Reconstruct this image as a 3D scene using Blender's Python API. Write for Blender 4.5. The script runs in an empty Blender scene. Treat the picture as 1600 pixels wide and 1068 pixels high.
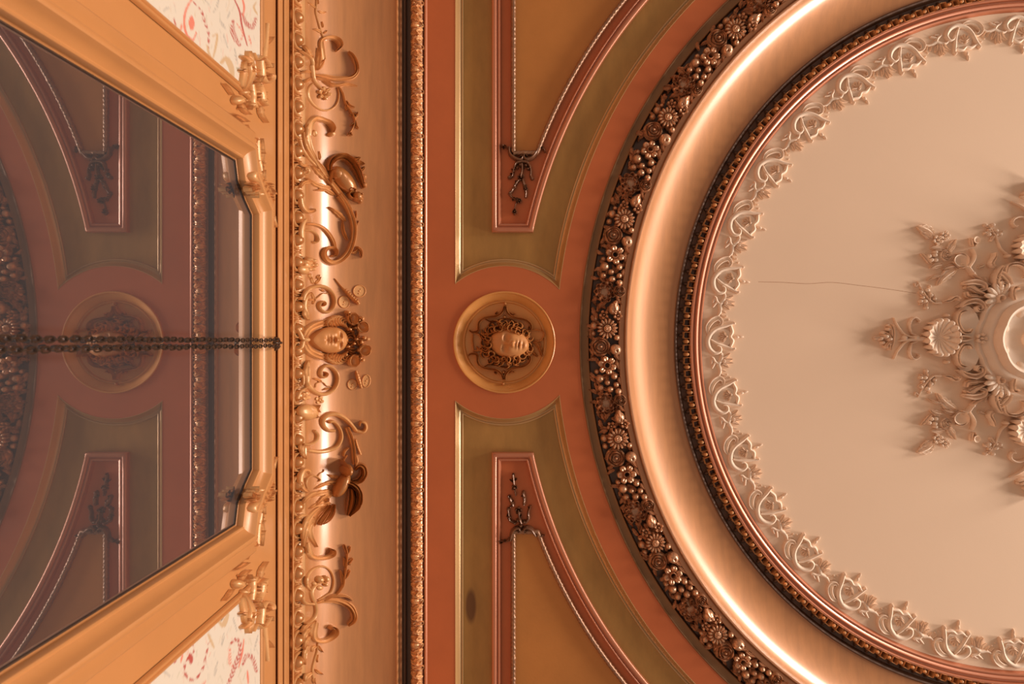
import bpy, math, random
import numpy as np
from mathutils import Vector
from mathutils.geometry import tessellate_polygon

# ---------------------------------------------------------------- camera, world, lights, exposure
U = 0.0028          # one modelling unit in metres
F = 1200.0          # camera to ceiling, in modelling units
CAMZ = 1.5
ZC = CAMZ + F * U   # ceiling height
VX, VY = 832.0, 528.0
S = bpy.context.scene
C = S.collection
cd = bpy.data.cameras.new('camera')
cam = bpy.data.objects.new('camera', cd)
C.objects.link(cam)
cam.location = (0, 0, CAMZ)
cam.rotation_euler = (math.pi, 0, 0)
cd.sensor_width = 36
cd.lens = 27
cd.shift_x = -0.02
cd.shift_y = -0.00375
cd.clip_start = 0.05
cd.dof.use_dof = True
cd.dof.focus_distance = F * U
cd.dof.aperture_fstop = 4.5
S.camera = cam

world = bpy.data.worlds.new('world')
S.world = world
world.use_nodes = True
bg = world.node_tree.nodes['Background']
bg.inputs[0].default_value = (1.0, 0.86, 0.72, 1)
bg.inputs[1].default_value = 0.25


def area(name, loc, rot, sx, sy, power, col):
    l = bpy.data.lights.new(name, 'AREA')
    l.shape = 'RECTANGLE'
    l.size = sx
    l.size_y = sy
    l.energy = power
    l.color = col
    o = bpy.data.objects.new(name, l)
    C.objects.link(o)
    o.location = loc
    o.rotation_euler = rot
    return o


# two tall windows in the wall across the room
area('window_light', (9.0, -2.0, 3.3), (0, math.radians(93), 0), 2.5, 1.7, 500, (1.0, 0.89, 0.79))
area('window_light', (9.0, 2.2, 3.3), (0, math.radians(93), 0), 2.5, 1.7, 500, (1.0, 0.89, 0.79))

S.view_settings.view_transform = 'Standard'
S.view_settings.look = 'None'
S.view_settings.gamma = 1
S.view_settings.exposure = 0.32
S.view_settings.use_curve_mapping = False
S.cycles.use_denoising = True
S.cycles.max_bounces = 6


# ---------------------------------------------------------------- materials
def lin(c):
    r = []
    for v in c:
        v = v / 255
        r.append(v / 12.92 if v <= 0.04045 else ((v + 0.055) / 1.055) ** 2.4)
    return r


def mat(name, rgb, rough=0.5, metal=0.0, var=0.12, scale=6.0, stretch=(1, 1, 1), bump=0.02, bscale=220.0,
        rgb2=None, coat=0.0, spec=0.5, crough=0.25):
    m = bpy.data.materials.new(name)
    m.use_nodes = True
    nt = m.node_tree
    b = nt.nodes['Principled BSDF']
    b.inputs['Roughness'].default_value = rough
    b.inputs['Metallic'].default_value = metal
    b.inputs['Specular IOR Level'].default_value = spec
    b.inputs['Coat Weight'].default_value = coat
    b.inputs['Coat Roughness'].default_value = crough
    g = nt.nodes.new('ShaderNodeNewGeometry')
    mp = nt.nodes.new('ShaderNodeVectorMath')
    mp.operation = 'MULTIPLY'
    mp.inputs[1].default_value = stretch
    nt.links.new(g.outputs['Position'], mp.inputs[0])
    n = nt.nodes.new('ShaderNodeTexNoise')
    n.inputs['Scale'].default_value = scale
    n.inputs['Detail'].default_value = 6
    n.inputs['Roughness'].default_value = 0.6
    nt.links.new(mp.outputs[0], n.inputs['Vector'])
    mx = nt.nodes.new('ShaderNodeMix')
    mx.data_type = 'RGBA'
    a = lin(rgb)
    c2 = lin(rgb2) if rgb2 else [v * (1 - var) for v in a]
    c1 = [min(1, v * (1 + var)) for v in a]
    mx.inputs[6].default_value = (*c2, 1)
    mx.inputs[7].default_value = (*c1, 1)
    rp = nt.nodes.new('ShaderNodeMapRange')
    rp.inputs[1].default_value = 0.3
    rp.inputs[2].default_value = 0.7
    nt.links.new(n.outputs['Fac'], rp.inputs[0])
    nt.links.new(rp.outputs[0], mx.inputs[0])
    nt.links.new(mx.outputs[2], b.inputs['Base Color'])
    if bump:
        n2 = nt.nodes.new('ShaderNodeTexNoise')
        n2.inputs['Scale'].default_value = bscale
        n2.inputs['Detail'].default_value = 3
        nt.links.new(mp.outputs[0], n2.inputs['Vector'])
        bp = nt.nodes.new('ShaderNodeBump')
        bp.inputs['Strength'].default_value = bump
        bp.inputs['Distance'].default_value = 0.01
        nt.links.new(n2.outputs['Fac'], bp.inputs['Height'])
        nt.links.new(bp.outputs[0], b.inputs['Normal'])
    return m


BR = (10, 1, 10)
M_GOLD = mat('matte_gold_paint', (198, 134, 78), 0.42, 0.1, 0.05, 3, (1, 1, 1), 0.03, coat=0.3)
M_COVE = mat('brushed_gold_paint', (186, 123, 72), 0.45, 0.22, 0.12, 3.0, BR, 0.04, 60, coat=0.85, crough=0.2)
M_ORN = mat('gilt_ornament', (216, 156, 98), 0.38, 0.15, 0.08, 20, (1, 1, 1), 0.05, 150, coat=0.4)
M_TERRA = mat('terracotta_paint', (192, 100, 52), 0.5, 0.0, 0.08, 3, (1, 1, 1), 0.03)
M_OLIVED = mat('dark_olive_gold_paint', (132, 90, 52), 0.45, 0.2, 0.1, 4, (3, 1, 3), 0.04, 80)
M_OLIVE = mat('olive_gold_paint', (172, 126, 66), 0.45, 0.2, 0.14, 4, (3, 1, 3), 0.04, 80)
M_PALE = mat('pale_gold_moulding', (196, 150, 96), 0.33, 0.45, 0.06, 4, (1, 1, 1), 0.02, coat=0.8)
M_PINK = mat('copper_moulding', (194, 118, 82), 0.33, 0.35, 0.06, 4, (1, 1, 1), 0.02, coat=0.8)
M_OCHRE = mat('ochre_gold_paint', (194, 126, 62), 0.45, 0.2, 0.10, 3, (1, 1, 1), 0.04, 80)
M_DISH = mat('gold_dish_paint', (214, 144, 74), 0.42, 0.2, 0.10, 3, (1, 1, 1), 0.04, 80, coat=0.4)
M_BRONZE = mat('aged_bronze_gilding', (206, 152, 114), 0.27, 0.5, 0.25, 40, (1, 1, 1), 0.1, 200, coat=0.6)
M_HAIR = mat('gold_curls', (206, 140, 80), 0.30, 0.35, 0.1, 40, (1, 1, 1), 0.05, 200, coat=0.6)
M_ROPE = mat('dark_gilt_rope', (150, 104, 74), 0.34, 0.4, 0.2, 40, (1, 1, 1), 0.08, 200, coat=0.4)
M_DROP = mat('dark_bronze_flowers', (118, 78, 54), 0.32, 0.35, 0.2, 40, (1, 1, 1), 0.08, 200, coat=0.5)
M_FACE = mat('soft_gold_faces', (200, 132, 74), 0.46, 0.15, 0.06, 30, (1, 1, 1), 0.03, 200, coat=0.15)
M_EGG = mat('burnished_gold_eggs', (182, 116, 60), 0.32, 0.30, 0.06, 30, (1, 1, 1), 0.03, 200, coat=0.7)
M_BRLEAF = mat('worn_gilt_leafwork', (226, 166, 112), 0.30, 0.3, 0.25, 40, (1, 1, 1), 0.1, 200, coat=0.6)
M_DARK = mat('dark_bronze_glaze', (92, 62, 44), 0.4, 0.3, 0.2, 20, (1, 1, 1), 0.05, 120, coat=0.3)
M_GROOVE = mat('dark_brown_groove', (100, 70, 52), 0.5, 0.1, 0.1, 6, (1, 1, 1), 0.02)  # even dark brown for the recessed channel beside the cove
M_BROWN = mat('brown_gold_fillet', (168, 112, 74), 0.36, 0.3, 0.1, 6, (1, 1, 1), 0.02, coat=0.4)
M_CREAM = mat('cream_plaster', (238, 204, 175), 0.75, 0.0, 0.02, 1.5, (1, 1, 1), 0.02, 160, spec=0.25)
M_CREAMO = mat('cream_plaster_ornament', (238, 210, 186), 0.6, 0.0, 0.03, 20, (1, 1, 1), 0.05, 200, spec=0.3)
M_IRON = mat('dark_iron', (84, 66, 54), 0.4, 0.75, 0.2, 60, (1, 1, 1), 0.05)


# one reddish brown stain in the lower olive panel
_nt = M_OLIVE.node_tree
_bs = _nt.nodes['Principled BSDF']
_src = _bs.inputs['Base Color'].links[0].from_socket
_g = _nt.nodes.new('ShaderNodeNewGeometry')
_a = _nt.nodes.new('ShaderNodeVectorMath')
_a.operation = 'SUBTRACT'
_a.inputs[1].default_value = (-0.272, 1.182, ZC)
_b = _nt.nodes.new('ShaderNodeVectorMath')
_b.operation = 'MULTIPLY'
_b.inputs[1].default_value = (40, 12.5, 0)
_c = _nt.nodes.new('ShaderNodeVectorMath')
_c.operation = 'LENGTH'
_d = _nt.nodes.new('ShaderNodeMapRange')
_d.inputs[1].default_value = 0.7
_d.inputs[2].default_value = 1.1
_d.inputs[3].default_value = 0.8
_d.inputs[4].default_value = 0.0
_e = _nt.nodes.new('ShaderNodeMix')
_e.data_type = 'RGBA'
_e.inputs[7].default_value = (*lin((96, 56, 30)), 1)
_nt.links.new(_g.outputs['Position'], _a.inputs[0])
_nt.links.new(_a.outputs[0], _b.inputs[0])
_nt.links.new(_b.outputs[0], _c.inputs[0])
_nt.links.new(_c.outputs['Value'], _d.inputs[0])
_nt.links.new(_d.outputs[0], _e.inputs[0])
_nt.links.new(_src, _e.inputs[6])
_nt.links.new(_e.outputs[2], _bs.inputs['Base Color'])


# ---------------------------------------------------------------- mesh tools
WL = {}


def wpos(X, Y, h):
    return Vector((X * U, Y * U, ZC + h * U))


def props(o, label=None, cat=None, group=None, kind=None):
    if label:
        o['label'] = label
    if cat:
        o['category'] = cat
    if group:
        o['group'] = group
    if kind:
        o['kind'] = kind
    return o


def empty(name, X, Y, h, label, cat, group=None):
    o = bpy.data.objects.new(name, None)
    o.empty_display_size = 0.05
    C.objects.link(o)
    w = wpos(X, Y, h)
    o.location = w
    WL[o.name] = w
    return props(o, label, cat, group)


def mesh_from(name, V, Fc, m, smooth=True, angle=38):
    me = bpy.data.meshes.new(name)
    me.from_pydata(V.tolist() if hasattr(V, 'tolist') else V, [], Fc)
    if smooth:
        me.polygons.foreach_set('use_smooth', [True] * len(me.polygons))
        me.update()
        me.set_sharp_from_angle(angle=math.radians(angle))
    me.materials.append(m)
    return me


class Acc:
    """collects shapes already placed in modelling units (X, Y, h)"""

    def __init__(s):
        s.v, s.f, s.n = [], [], 0

    def add(s, V, Fc):
        V = np.asarray(V, float)
        s.v.append(V)
        n = s.n
        s.f += [tuple(i + n for i in q) for q in Fc]
        s.n += len(V)
        return s

    def put(s, shapes, mp, **k):
        if isinstance(shapes, tuple):
            shapes = [shapes]
        for V, Fc in shapes:
            s.add(mp(V, **k), Fc)
        return s

    def build(s, name, m, parent=None, smooth=True, angle=38, **kw):
        V = np.concatenate(s.v)
        c = (V.min(0) + V.max(0)) / 2
        me = mesh_from(name, (V - c) * U, s.f, m, smooth, angle)
        o = bpy.data.objects.new(name, me)
        C.objects.link(o)
        w = wpos(*c)
        WL[o.name] = w
        if parent:
            o.parent = parent
            o.location = w - WL[parent.name]
        else:
            o.location = w
        return props(o, **kw)


def local_mesh(name, shapes, m, angle=45):
    """shapes in local (x, y, protrusion) -> mesh to be instanced on a downward facing surface"""
    V, Fc, n = [], [], 0
    if isinstance(shapes, tuple):
        shapes = [shapes]
    for v, f in shapes:
        V.append(v)
        Fc += [tuple(i + n for i in q) for q in f]
        n += len(v)
    V = np.concatenate(V) * np.array([U, U, -U])
    return mesh_from(name, V, Fc, m, True, angle)


def inst(name, me, parent, X, Y, h, rz=0.0, sc=1.0, **kw):
    o = bpy.data.objects.new(name, me)
    C.objects.link(o)
    w = wpos(X, Y, h)
    WL[o.name] = w
    o.rotation_euler = (0, 0, rz)
    if sc != 1.0:
        o.scale = (sc, sc, sc)
    if parent:
        o.parent = parent
        o.location = w - WL[parent.name]
    else:
        o.location = w
    return props(o, **kw)


def grid_faces(nr, nc, wrap=False, o=0):
    f = []
    for i in range(nr - 1):
        for j in range(nc if wrap else nc - 1):
            j2 = (j + 1) % nc
            f.append((o + i * nc + j, o + i * nc + j2, o + (i + 1) * nc + j2, o + (i + 1) * nc + j))
    return f


def _r(n):
    a = np.linspace(math.pi, 0, n)
    return [(math.cos(t), math.sin(t)) for t in a]


ROUND = _r(7)
ROUND5 = _r(5)
FLUTE = [(-1, .1), (-.88, .85), (-.7, 1), (-.48, .7), (0, .5), (.48, .7), (.7, 1), (.88, .85), (1, .1)]
LEAF = [(-1, .2), (-.75, .62), (-.4, .42), (-.14, .7), (0, 1), (.14, .7), (.4, .42), (.75, .62), (1, .2)]


def cr(P, n):
    """Catmull-Rom through the rows of P, n samples"""
    P = np.asarray(P, float)
    if len(P) == 2:
        t = np.linspace(0, 1, n)[:, None]
        return P[0] * (1 - t) + P[1] * t
    d = np.sqrt(((P[1:, :2] - P[:-1, :2]) ** 2).sum(1)) + 1e-6
    s = np.concatenate([[0], np.cumsum(d)])
    Q = np.vstack([2 * P[0] - P[1], P, 2 * P[-1] - P[-2]])
    out = []
    for u in np.linspace(0, s[-1], n):
        i = min(max(np.searchsorted(s, u, 'right') - 1, 0), len(P) - 2)
        t = (u - s[i]) / d[i]
        a, b, c, e = Q[i], Q[i + 1], Q[i + 2], Q[i + 3]
        out.append(0.5 * ((2 * b) + (c - a) * t + (2 * a - 5 * b + 4 * c - e) * t * t + (3 * b - a - 3 * c + e) * t ** 3))
    return np.array(out)


UC = [1.0]


def stroke(pts, w, h, z=0.0, prof=ROUND, n=None, skirt=-1.5, lobes=0, amp=0.4, env=None, und=0.0):
    P = np.asarray(pts, float)
    k = len(P)

    def col(q):
        q = np.atleast_1d(np.asarray(q, float))
        return np.full(k, q[0]) if len(q) == 1 else (q if len(q) == k else np.interp(np.linspace(0, 1, k), np.linspace(0, 1, len(q)), q))
    A = np.column_stack([P[:, 0], P[:, 1], col(w), col(h), col(z)])
    L = np.sqrt(((P[1:] - P[:-1]) ** 2).sum(1)).sum()
    if n is None:
        n = int(max(6, min(48, L / 3.2 + 2)))
        if lobes:
            n = max(n, lobes * 6)
    A = cr(A, n)
    T = np.gradient(A[:, :2], axis=0)
    T /= np.sqrt((T ** 2).sum(1))[:, None] + 1e-9
    N = np.column_stack([-T[:, 1], T[:, 0]])
    W = np.maximum(A[:, 2], 0.05)
    t = np.linspace(0, 1, n)
    if env == 'leaf':
        W = W * np.maximum(np.sin(math.pi * np.clip(t, 0, 1) ** 0.75) ** 0.8, 0.06)
    hm = np.ones(n)
    if lobes:
        ph = (t * lobes) % 1
        W = W * (1 - amp + amp * np.sin(math.pi * ph) ** 0.5)
        hm = 1 - und * (1 - np.sin(math.pi * ph))
    rows = []
    for i in range(n):
        r = []
        r.append((*(A[i, :2] + N[i] * prof[0][0] * W[i] * UC[0]), skirt))
        for a, b in prof:
            r.append((*(A[i, :2] + N[i] * a * W[i]), A[i, 4] + A[i, 3] * b * hm[i]))
        r.append((*(A[i, :2] + N[i] * prof[-1][0] * W[i] * UC[0]), skirt))
        rows.append(r)
    nc = len(rows[0])
    e0 = [(A[0, 0] - T[0, 0] * W[0] * .35, A[0, 1] - T[0, 1] * W[0] * .35, skirt)] * nc
    e1 = [(A[-1, 0] + T[-1, 0] * W[-1] * .35, A[-1, 1] + T[-1, 1] * W[-1] * .35, skirt)] * nc
    V = np.array([p for r in [e0] + rows + [e1] for p in r])
    return V, grid_faces(n + 2, nc)


def disc(cx, cy, rx, ry, fn, rot=0.0, nr=5, na=14, skirt=-1.5):
    """height field over an ellipse; fn(u, v) -> protrusion"""
    V = []
    rr = np.sin(np.linspace(0, math.pi / 2, nr + 1))
    c, s = math.cos(rot), math.sin(rot)
    for i, r in enumerate(rr[1:]):
        for j in range(na):
            a = 2 * math.pi * j / na
            u, v = r * math.cos(a), r * math.sin(a)
            V.append((cx + (u * rx * c - v * ry * s), cy + (u * rx * s + v * ry * c), fn(u, v)))
    m = len(V)
    for j in range(na):
        x, y, _ = V[(nr - 1) * na + j]
        V.append((cx + (x - cx) * UC[0], cy + (y - cy) * UC[0], skirt))
    V.append((cx, cy, fn(0, 0)))
    Fc = grid_faces(nr + 1, na, True)
    top = len(V) - 1
    for j in range(na):
        Fc.append((top, j, (j + 1) % na))
    return np.array(V), Fc


def blob(cx, cy, rx, ry, h, rot=0.0, z=0.0, nr=4, na=12):
    return disc(cx, cy, rx, ry, lambda u, v: z + h * math.sqrt(max(0, 1 - u * u - v * v)), rot, nr, na)


def flower(cx, cy, R, n, h, rot=0.0, z=0.0, cen=0.3, pw=1.0):
    out = []
    for i in range(n):
        a = rot + 2 * math.pi * i / n
        out.append(disc(cx + .62 * R * math.cos(a), cy + .62 * R * math.sin(a), .42 * R, pw * 1.9 * R / n,
                        lambda u, v: z + h * (0.35 + .3 * u + .45 * math.sqrt(max(0, 1 - u * u - v * v)) - .18 * math.exp(-(v * v) / .05)),
                        a, 3, 10))
    out.append(blob(cx, cy, cen * R, cen * R, h * .95, 0, z))
    return out


def arc(cx, cy, r0, r1, a0, a1, n=10, sy=1.0):
    t = np.linspace(0, 1, n)
    a = np.radians(a0 + (a1 - a0) * t)
    r = r0 + (r1 - r0) * t
    return np.column_stack([cx + r * np.cos(a), cy + r * sy * np.sin(a)])


def rose(cx, cy, R, h, rot=0.0):
    out = [blob(cx, cy, R, R, h * .45, 0, 0, 4, 14)]
    for ring, (rr, k, ww, hh) in enumerate([(.82, 5, .2, .75), (.58, 4, .16, .9), (.36, 3, .12, 1.0)]):
        for i in range(k):
            a = math.degrees(rot) + 360 / k * i + ring * 31
            out.append(stroke(arc(cx, cy, R * rr, R * rr * .9, a, a + 360 / k * 1.12, 7), [R * ww * .4, R * ww, R * ww * .35], [h * hh * .7, h * hh, h * hh * .8], prof=ROUND5, n=8))
    out.append(blob(cx, cy, R * .2, R * .2, h * 1.02))
    return out


def leaf(x0, y0, x1, y1, w, h, bend=0.0, lobes=0, z=0.0):
    mx, my = (x0 + x1) / 2, (y0 + y1) / 2
    dx, dy = x1 - x0, y1 - y0
    L = math.hypot(dx, dy) + 1e-6
    p = [(x0, y0), (mx - dy / L * bend * L, my + dx / L * bend * L), (x1, y1)]
    return stroke(p, w, h, z, LEAF, None, lobes=lobes, env='leaf', amp=.35)


def face(cx, cy, L, Wd, H, rot=0.0, nr=26, na=56, z=0.0, tilt=0.0, shift=0.0):
    """a face seen from the front: +u towards the forehead, chin at -u; L half length, Wd half width"""
    def g(u, v, a, b, su, sv):
        return math.exp(-((u - a) / su) ** 2 - ((v - b) / sv) ** 2)

    def fn(u, v):
        r2 = u * u + v * v
        d = math.sqrt(max(0, 1 - r2 * .97)) ** .75
        av = abs(v)
        u = u - shift * math.sqrt(max(0, 1 - u * u))
        d += .36 * math.exp(-(v / .15) ** 2) * (max(0, min(1, (.42 - u) / .5)) if u > -.14 else math.exp(-((u + .14) / .06) ** 2))
        d += .11 * g(u, av, -.13, .14, .07, .08)
        d -= .36 * g(u, av, .27, .36, .13, .22)
        d += .20 * g(u, av, .25, .37, .08, .14)
        d -= .05 * math.exp(-((u - .25) / .022) ** 2) * math.exp(-((av - .37) / .15) ** 2)
        d += .11 * g(u, av, .44, .34, .07, .26)
        d += .08 * g(u, av, -.08, .48, .22, .18)
        d += .14 * math.exp(-((u + .35) / .06) ** 2) * math.exp(-(v / .24) ** 2)
        d -= .16 * math.exp(-((u + .43) / .033) ** 2) * math.exp(-(v / .28) ** 2)
        d += .17 * math.exp(-((u + .52) / .07) ** 2) * math.exp(-(v / .19) ** 2)
        d -= .09 * math.exp(-((u + .62) / .06) ** 2) * math.exp(-(v / .24) ** 2)
        d += .15 * g(u, v, -.80, 0, .14, .24)
        return z + H * d + tilt * v
    V, Fc = disc(0, 0, 1, 1, lambda u, v: 0, 0, nr, na)
    V2 = V.copy()
    c, s = math.cos(rot), math.sin(rot)
    for i, (u, v, d) in enumerate(V):
        vv = v * (1 - .20 * max(0, -u) ** 1.4)
        dd = fn(u, vv) if d == 0 else d
        x, y = u * L, vv * Wd
        V2[i] = (cx + x * c - y * s, cy + x * s + y * c, dd)
    return V2, Fc


# mappers: photograph grid (px, py, protrusion) -> modelling units on the real surface
def flat_map(h0):
    def f(V, dref=0.0):
        k = 1 + (h0 - dref) / F
        return np.column_stack([(V[:, 0] - VX) * k, (V[:, 1] - VY) * k, h0 - V[:, 2]])
    return f


CXE, CAE, CHS, CBE = -212.0, 116.4, -90.0, 80.0     # cove ellipse


OEA = (-336.9, (336.9 / (VX - 458.5) - 1) * F)      # lower edge of the ovolo
OEB = (-328.4, (328.4 / (VX - 477.0) - 1) * F)      # its upper edge, start of the cove


def _cove_table():
    t = np.linspace(0.02, math.pi / 2, 240)
    X, h = CXE - CAE * np.cos(t), CHS + CBE * np.sin(t)
    nx, nh = np.cos(t) / CAE, -np.sin(t) / CBE
    l = np.hypot(nx, nh)
    u = np.linspace(-.3, 0.97, 60)
    Xo = OEA[0] + (OEB[0] - OEA[0]) * u + 2.0
    ho = OEA[1] + (OEB[1] - OEA[1]) * u
    return (np.concatenate([Xo, X]), np.concatenate([ho, h]), np.concatenate([np.full(60, .955), nx / l]), np.concatenate([np.full(60, -.297), nh / l]))


CT = _cove_table()


def cove_map(V, dref=0.0):
    X, h, nx, nh = CT
    k = 1 + (h + nh * dref) / F
    px = np.maximum.accumulate(VX + (X + nx * dref) / k + np.arange(len(X)) * 1e-5)
    q = np.interp(V[:, 0], px, np.arange(len(px)))
    ip = np.arange(len(px))
    Xs, hs, a, b = (np.interp(q, ip, c) for c in (X, h, nx, nh))
    ks = 1 + (hs + b * dref) / F
    return np.column_stack([Xs + a * V[:, 2], (V[:, 1] - VY) * ks, hs + b * V[:, 2]])


def wall_map(p0=0.0):
    def f(V, dref=0.0):
        k = (350 - p0 - dref) / (VX - V[:, 0])
        return np.column_stack([-350 + p0 + V[:, 2], (V[:, 1] - VY) * k, (k - 1) * F])
    return f


def Q(x0, y0, s, pts):
    return [(x0 + x / s, y0 + y / s) for x, y in pts]


# ---------------------------------------------------------------- structure
YE = 700.0           # half depth of the ornamented bay that is built


def extrude_profile(P, y0, y1, ny=2):
    """P rows (X, h); swept along Y"""
    P = np.asarray(P, float)
    V = []
    for y in np.linspace(y0, y1, ny):
        for X, h in P:
            V.append((X, y, h))
    return np.array(V), grid_faces(ny, len(P))


def revolve(P, cx, cy, a0=0, a1=360, n=240):
    """P rows (r, h)"""
    V = []
    full = abs(a1 - a0) >= 360
    A = np.radians(np.linspace(a0, a1, n, endpoint=not full))
    for r, h in P:
        for a in A:
            V.append((cx + r * math.cos(a), cy + r * math.sin(a), h))
    return np.array(V), grid_faces(len(P), n, full)


RC = (804.0, 5.5)     # centre of the round dome
MC = (-44.0, 6.5)     # centre of the head medallion

# wall_left: the flat gold panelled wall under the cornice
a = Acc()
a.add([(-350, -1150, -1735), (-350, 1150, -1735), (-350, 1150, -149), (-350, -1150, -149),
       (-365, -1150, -1735), (-365, 1150, -1735), (-365, 1150, -149), (-365, -1150, -149)],
      [(0, 1, 2, 3), (4, 7, 6, 5), (3, 2, 6, 7), (0, 4, 5, 1), (0, 3, 7, 4), (1, 5, 6, 2)])
wall = a.build('wall_left', M_GOLD, smooth=False, kind='structure', label='flat gold painted wall around the mirror')


def px2h(px, X):
    return (-X / (VX - px) - 1) * F


def prof_px(L):
    return [(X, px2h(px, X)) for px, X in L]


# picture moulding of the cornice
P = [(-350, -149.5)] + prof_px([(433.2, -350), (433.6, -347.2), (435.0, -346.0), (437.5, -345.4), (439.6, -344.9), (440.6, -346.0),
      (441.6, -345.6), (442.8, -345.3), (443.6, -344.0), (445.2, -342.8), (446.8, -342.3), (448.2, -342.6), (449.0, -342.9),
      (452.0, -342.8), (455.0, -341.2), (456.5, -338.6), (457.5, -337.2), (458.5, -336.9)])
a = Acc().add(*extrude_profile(P, -1150, 1150))
a.build('trim_1', M_GOLD, kind='structure', angle=50, label='gold picture moulding of thin beads along the top of the wall')

# ovolo bed that carries the egg and dart
EA = np.array([-336.9, px2h(458.5, -336.9)])
EB = np.array([-328.4, px2h(477.0, -328.4)])
P = [tuple(EA), (EA[0] + .2, EA[1] + .5), (EA[0] - 1.5, EA[1] + 1.2)]
for t in np.linspace(0.05, 1, 8):
    q = EA + (EB - EA) * t
    P.append((q[0] - 6.0 * math.sin(math.pi * t) ** .5, q[1] + 1.5 * math.sin(math.pi * t)))
a = Acc().add(*extrude_profile(P, -1150, 1150))
egg_trim = a.build('trim_2', M_ORN, kind='structure', label='gilt egg and dart moulding between picture moulding and cove')

# cove
P = [(EB[0], EB[1])]
for t in np.linspace(0, math.pi / 2, 26):
    P.append((CXE - CAE * math.cos(t), CHS + CBE * math.sin(t)))
P += [(-211.5, -11), (-209.5, -11.5), (-208.5, -10), (-208.3, -4), (-206.5, -3.5), (-205.2, -5), (-203.8, -4), (-203.5, 3)]
a = Acc().add(*extrude_profile(P, -1150, 1150))
cove = a.build('trim_3', M_COVE, kind='structure', angle=40, label='deep gold cove of the cornice')
# dark recess
P = [(-203.5, 3), (-202, 3), (-200.5, 1), (-199, 1), (-198, 4), (-198, 10), (-189, 10), (-187, 6), (-187, 2)]
a = Acc().add(*extrude_profile(P, -1150, 1150))
a.build('trim_4', M_GROOVE, kind='structure', angle=30, label='dark brown channel between cove and leaf moulding')

# half round bed of the leaf moulding + bright fillet
P = [(-191, 4)]
for t in np.linspace(math.pi, 0, 12):
    P.append((-180 + 10 * math.cos(t), 3 - 9 * math.sin(t)))
P += [(-169.5, 4), (-169.3, 2), (-168.6, 0), (-168.3, -1.6), (-166.4, -2.4), (-164.8, -1.4), (-164.2, 0)]
a = Acc().add(*extrude_profile(P, -1150, 1150))
leaf_trim = a.build('trim_5', M_BRONZE, kind='structure', angle=50, label='bronze gilt half-round moulding wrapped with carved leaves')
P = [(-169.5, 4), (-168.9, 0), (-168.5, -2.2), (-166.6, -3.2), (-165, -2.4), (-164.2, -.6), (-164.0, 0.5)]
a = Acc().add(*extrude_profile(P, -1150, 1150))
a.build('trim_6', M_PINK, kind='structure', angle=50, label='thin bright copper fillet beside the leaf moulding')


# flat ceiling with holes
def circ(c, r, n=180):
    return [(c[0] + r * math.cos(2 * math.pi * i / n), c[1] + r * math.sin(2 * math.pi * i / n)) for i in range(n)]


def panel_outline(s, sign, n=(24, 40, 70, 12), left=-121.0, R=766.0, mr=119.0, far=YE - 20):
    """olive panel; sign=-1 upper, +1 lower; s = inset. Returns closed list of points"""
    x0 = left + s
    R = R + s
    mr = mr + s
    yf = sign * (far - s)
    # left / medallion arc corner
    dx = x0 - MC[0]
    A = (x0, MC[1] + sign * math.sqrt(mr * mr - dx * dx))
    # medallion arc and ring arc
    d = math.hypot(RC[0] - MC[0], RC[1] - MC[1])
    aa = (mr * mr - R * R + d * d) / (2 * d)
    hh = math.sqrt(max(0, mr * mr - aa * aa))
    B = (MC[0] + aa, MC[1] + sign * hh)
    Cc = (RC[0] - math.sqrt(R * R - (yf - RC[1]) ** 2), yf)
    D = (x0, yf)
    pts = []
    t0 = math.atan2(A[1] - MC[1], A[0] - MC[0])
    t1 = math.atan2(B[1] - MC[1], B[0] - MC[0])
    for i in range(n[1]):
        t = t0 + (t1 - t0) * i / n[1]
        pts.append((MC[0] + mr * math.cos(t), MC[1] + mr * math.sin(t)))
    t0 = math.atan2(B[1] - RC[1], -(B[0] - RC[0]))
    t1 = math.atan2(Cc[1] - RC[1], -(Cc[0] - RC[0]))
    for i in range(n[2]):
        t = t0 + (t1 - t0) * i / n[2]
        pts.append((RC[0] - R * math.cos(t), RC[1] + R * math.sin(t)))
    for i in range(n[3]):
        pts.append((Cc[0] + (D[0] - Cc[0]) * i / n[3], yf))
    for i in range(n[0]):
        pts.append((x0, D[1] + (A[1] - D[1]) * i / n[0]))
    return pts


def inset_outline(s, sign, left=-64.0, R=821.0, y0=172.5, far=YE - 70, nn=(20, 8, 70, 10)):
    x0 = left + s
    R = R + s
    ya = MC[1] + sign * (y0 + s)
    yf = MC[1] + sign * (far - s)
    B = (RC[0] - math.sqrt(R * R - (ya - RC[1]) ** 2), ya)
    Cc = (RC[0] - math.sqrt(R * R - (yf - RC[1]) ** 2), yf)
    pts = []
    for i in range(nn[1]):
        pts.append((x0 + (B[0] - x0) * i / nn[1], ya))
    t0 = math.atan2(B[1] - RC[1], -(B[0] - RC[0]))
    t1 = math.atan2(Cc[1] - RC[1], -(Cc[0] - RC[0]))
    for i in range(nn[2]):
        t = t0 + (t1 - t0) * i / nn[2]
        pts.append((RC[0] - R * math.cos(t), RC[1] + R * math.sin(t)))
    for i in range(nn[3]):
        pts.append((Cc[0] + (x0 - Cc[0]) * i / nn[3], yf))
    for i in range(nn[0]):
        pts.append((x0, yf + (ya - yf) * i / nn[0]))
    return pts


def fill(loops, h):
    L = [[Vector((x, y, 0)) for x, y in l] for l in loops]
    tri = tessellate_polygon(L)
    V = [(x, y, h) for l in loops for x, y in l]
    return np.array(V), [tuple(t) for t in tri]


def loft(fn, prof):
    rings = [[(x, y, h) for x, y in fn(s)] for s, h in prof]
    n = len(rings[0])
    return np.array([p for r in rings for p in r]), grid_faces(len(rings), n, True)


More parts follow.
